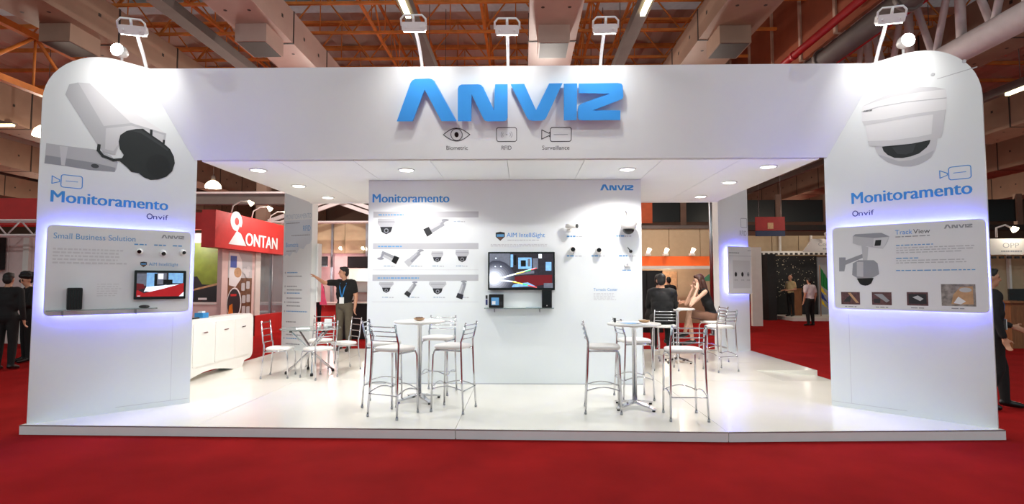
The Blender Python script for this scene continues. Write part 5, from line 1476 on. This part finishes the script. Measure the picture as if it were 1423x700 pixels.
lamp('POINT', 'stand_light', (5.6, 20.6, 1.9), 30, (1, .85, .65), parent=st, size=.1)
lamp('POINT', 'stand_light', (5.5, 19.2, 3.2), 16, (1, .8, .6), parent=st, size=.1)
t = thing('dark_cabinet', 'tall black cabinet beside the central wall on the right', 'cabinet', (4.35, 17.5, 0))
MB().box(3.6, 4.62, 17.4, 17.9, 0, 1.95).build('carcass', 'booth_dark', t)
MB().box(3.62, 4.10, 17.38, 17.4, .1, 1.9).build('door', 'black_plastic', t)
MB().box(4.12, 4.60, 17.38, 17.4, .1, 1.9).build('door', 'black_plastic', t)
t = thing('hanging_banner', 'orange banner hanging in the hall beside the central wall', 'banner', (5.6, 23.5, 4))
MB().box(4.9, 5.75, 23.4, 23.43, 4.1, 5.9).build('cloth', 'banner', t)
MB().tube([(4.85, 23.41, 5.92), (5.8, 23.41, 5.92)], .03, 8).build('rod', 'steel', t)
for x in (4.95, 5.7): MB().tube([(x, 23.41, 5.92), (x, 23.41, 10.42)], .01, 6).build('wire', 'steel', t)
# gallery with dark windows high on the far wall
t = thing('gallery', 'dark gallery windows with ledge on the far hall wall', 'gallery', (8, 30, 4))
MB().box(4, 28, 30, 30.4, 4.4, 4.7).build('ledge', 'duct_dark', t)
for k in range(8):
    MB().box(6.6 + k * 2.6, 8.9 + k * 2.6, 30.2, 30.3, 4.9, 6.1).build('window_pane', 'window_dark', t)
    MB().box(8.9 + k * 2.6, 9.2 + k * 2.6, 30.1, 30.35, 4.7, 6.4).build('pier', 'concrete_brown', t)
t = thing('garden_parasol', 'green parasol behind the woman at the rear bar table', 'parasol', (6.75, 18.0, 0))
MB().tube([(6.75, 17.95, 0), (6.75, 17.95, 2.05)], .025, 8).build('pole', 'wood', t)
MB().lathe([(.75, 1.62), (.55, 1.80), (.3, 1.95), (.02, 2.05)], 8, 0, Matrix.Translation((6.75, 17.95, 0)), False).build('canopy', 'umbrella_green', t)

# ---- dark speckled stand on the right
st = thing('exhibition_stand', 'dark stand with speckled back wall and squared frieze on the right', 'stand', (11, 24, 0))
MB().box(8.50, 8.86, 20.0, 20.15, 0, 2.85).build('side_wall', 'booth_white', st)
MB().box(10.6, 13.5, 25, 25.1, 0, 2.78).build('back_wall', 'booth_dark', st)
MB().box(10.6, 15, 24.5, 24.6, 2.80, 2.96).build('frieze', 'booth_white', st)
for k in range(14):
    MB().box(10.75 + k * .22, 10.86 + k * .22, 24.47, 24.5, 2.80, 2.88).build('frieze_square', 'booth_dark', st)
for k in range(4):
    MB().box(10.4 + k * 1.2, 11.57 + k * 1.2, 25.15, 25.25, 2.78, 3.7).build('upper_panel', 'booth_beige', st)
for x in (11.9, 13.3): MB().box(x - .04, x + .04, 25.0, 25.1, 2.9, 3.7).build('post', 'booth_white', st)
mb = MB(); rr = random.Random(5)
for k in range(170):
    x, z = rr.uniform(10.8, 13.4), rr.uniform(.9, 2.7)
    mb.ell((x, 24.97, z), (rr.uniform(.006, .024), .01, rr.uniform(.006, .02)), None, 0, 6, 4)
o = mb.build('speckle', 'sparkle', st); o['kind'] = 'stuff'
MB().box(11.2, 15.5, 22.6, 24.9, .0, .14).build('stand_floor', 'booth_white', st)
MB().box(10.4, 10.75, 23.0, 24.4, 0, 2.75).build('dark_partition', 'booth_dark', st)
MB().box(13.5, 15.5, 24.9, 25.0, 0, 2.7).build('grey_wall', 'print_grey', st)
FK = frame((0, 22.0, 0), (1, 0, 0))
MB().prism([(11.35, 2.78), (14.2, 2.78), (14.2, 3.30), (11.7, 3.30)], FK, 0, .08).build('name_board', 'booth_white', st)
text('lettering', 'Conuf', off(FK, .08), 11.95, 3.02, .62, 'print_grey', st, height=.15)
textlines('caption_text', off(FK, .08), 12.12, 12.5, 2.88, .03, 1, 'print_grey', st, h=.05, rag=.02)
MB().tube([(12.2, 21.8, 3.28), (12.1, 21.7, 3.5), (12.25, 21.65, 3.62), (12.5, 21.65, 3.58)], .035, 8).build('lamp_arm', 'booth_white', st)
lamp('POINT', 'stand_light', (12.6, 21.4, 3.6), 12, (1, .95, .85), parent=st, size=.08)
lamp('POINT', 'stand_light', (12.2, 23.6, 2.6), 10, (1, .92, .8), parent=st, size=.08)
t = thing('hanging_sign', 'dark red and navy sign hanging above the speckled stand', 'sign', (11, 24, 3.6))
MB().box(10.35, 11.6, 23.9, 23.98, 3.82, 4.42).build('red_board', 'sign_red', t)
MB().box(10.35, 11.6, 23.9, 23.98, 3.58, 3.81).build('navy_board', 'sign_navy', t)
MB().box(10.85, 11.1, 23.89, 23.90, 3.9, 4.16).build('emblem', 'print_tan', t)
for x in (10.5, 11.45): MB().tube([(x, 23.94, 4.42), (x, 23.94, 10.36)], .008, 6).build('wire', 'steel', t)
t = thing('lectern', 'brown wooden pedestal at the speckled stand', 'pedestal', (12.1, 24.1, .14))
MB().box(11.96, 12.28, 24.0, 24.3, .141, 1.26).build('shaft', 'wood', t)
MB().box(11.93, 12.31, 23.97, 24.33, 1.26, 1.31).build('top', 'wood', t)
t = thing('flag', 'green, yellow and blue flag on a pole beside the pink-shirted man', 'flag', (12.95, 23.6, .14))
MB().tube([(12.9, 23.65, .141), (12.9, 23.65, 2.3)], .018, 8).build('pole', 'wood', t)
for z0, z1, m in ((1.45, 2.25, 'flag_green'), (1.20, 1.45, 'flag_yellow'), (.92, 1.20, 'flag_blue'), (.68, .92, 'flag_yellow')):
    mb = MB()
    for k in range(6):
        a, b = 12.9 + .05 * k, 12.95 + .05 * k
        w1, w2 = z1 - .09 * k, z0 - .04 * k
        ya, yb = 23.58 + .04 * (k % 2), 23.58 + .04 * ((k + 1) % 2)
        mb.add([(a, ya, w2), (b, yb, w2 - .04), (b, yb, max(w2, w1 - .09)), (a, ya, w1)], [(0, 1, 2, 3)])
    mb.build('cloth', m, t)
# ---- stand beyond the right tower
st = thing('exhibition_stand', 'beige stand with white name board at the right edge', 'stand', (14, 15, 0))
MB().box(11.9, 17, 15.4, 15.5, 0, 2.6).build('back_wall', 'booth_beige', st)
FX = frame((0, 14.6, 0), (1, 0, 0))
MB().prism(rect(11.6, 2.30, 17, 2.72), FX, 0, .08).build('name_board', 'booth_white', st)
text('lettering', 'OPP', off(FX, .08), 12.75, 2.48, .42, 'print_grey', st, height=.13)
textlines('caption_text', off(FX, .08), 12.7, 13.25, 2.37, .03, 1, 'print_grey', st, h=.04, rag=.02)
for k in range(14): MB().box(11.7 + k * .2, 11.8 + k * .2, 14.55, 14.6, 2.2, 2.26).build('frieze_square', 'booth_dark', st)
MB().tube([(12.5, 14.4, 2.75), (12.42, 14.3, 2.98), (12.6, 14.25, 3.05), (12.8, 14.25, 2.95)], .025, 8).build('lamp_arm', 'booth_white', st)
MB().tube([(12.78, 14.25, 2.98), (12.86, 14.25, 2.92)], [.05, .09], 10).build('lamp_head', 'pendant_glow', st)
for x in (12.6, 13.6): MB().box(x - .03, x + .03, 15.3, 15.39, 0, 2.6).build('post', 'booth_white', st)
lamp('POINT', 'stand_light', (13.0, 14.2, 2.85), 14, (1, .9, .75), parent=st, size=.08)
t = thing('reception_desk', 'wooden reception desk at the right edge stand', 'desk', (13, 13.6, 0))
MB().box(11.9, 14.5, 13.4, 13.9, 0, 1.08).build('front', 'wood', t)
MB().box(11.8, 14.6, 13.3, 14.0, 1.08, 1.13).build('worktop', 'wood', t)
t = thing('laptop', 'black laptop open on the wooden reception desk', 'laptop', (12.35, 13.6, 1.13))
MB().box(12.15, 12.55, 13.5, 13.75, 1.131, 1.15).build('keyboard_base', 'black_plastic', t)
MB().box(12.15, 12.55, 13.72, 13.75, 1.15, 1.42).build('lid', 'black_plastic', t)
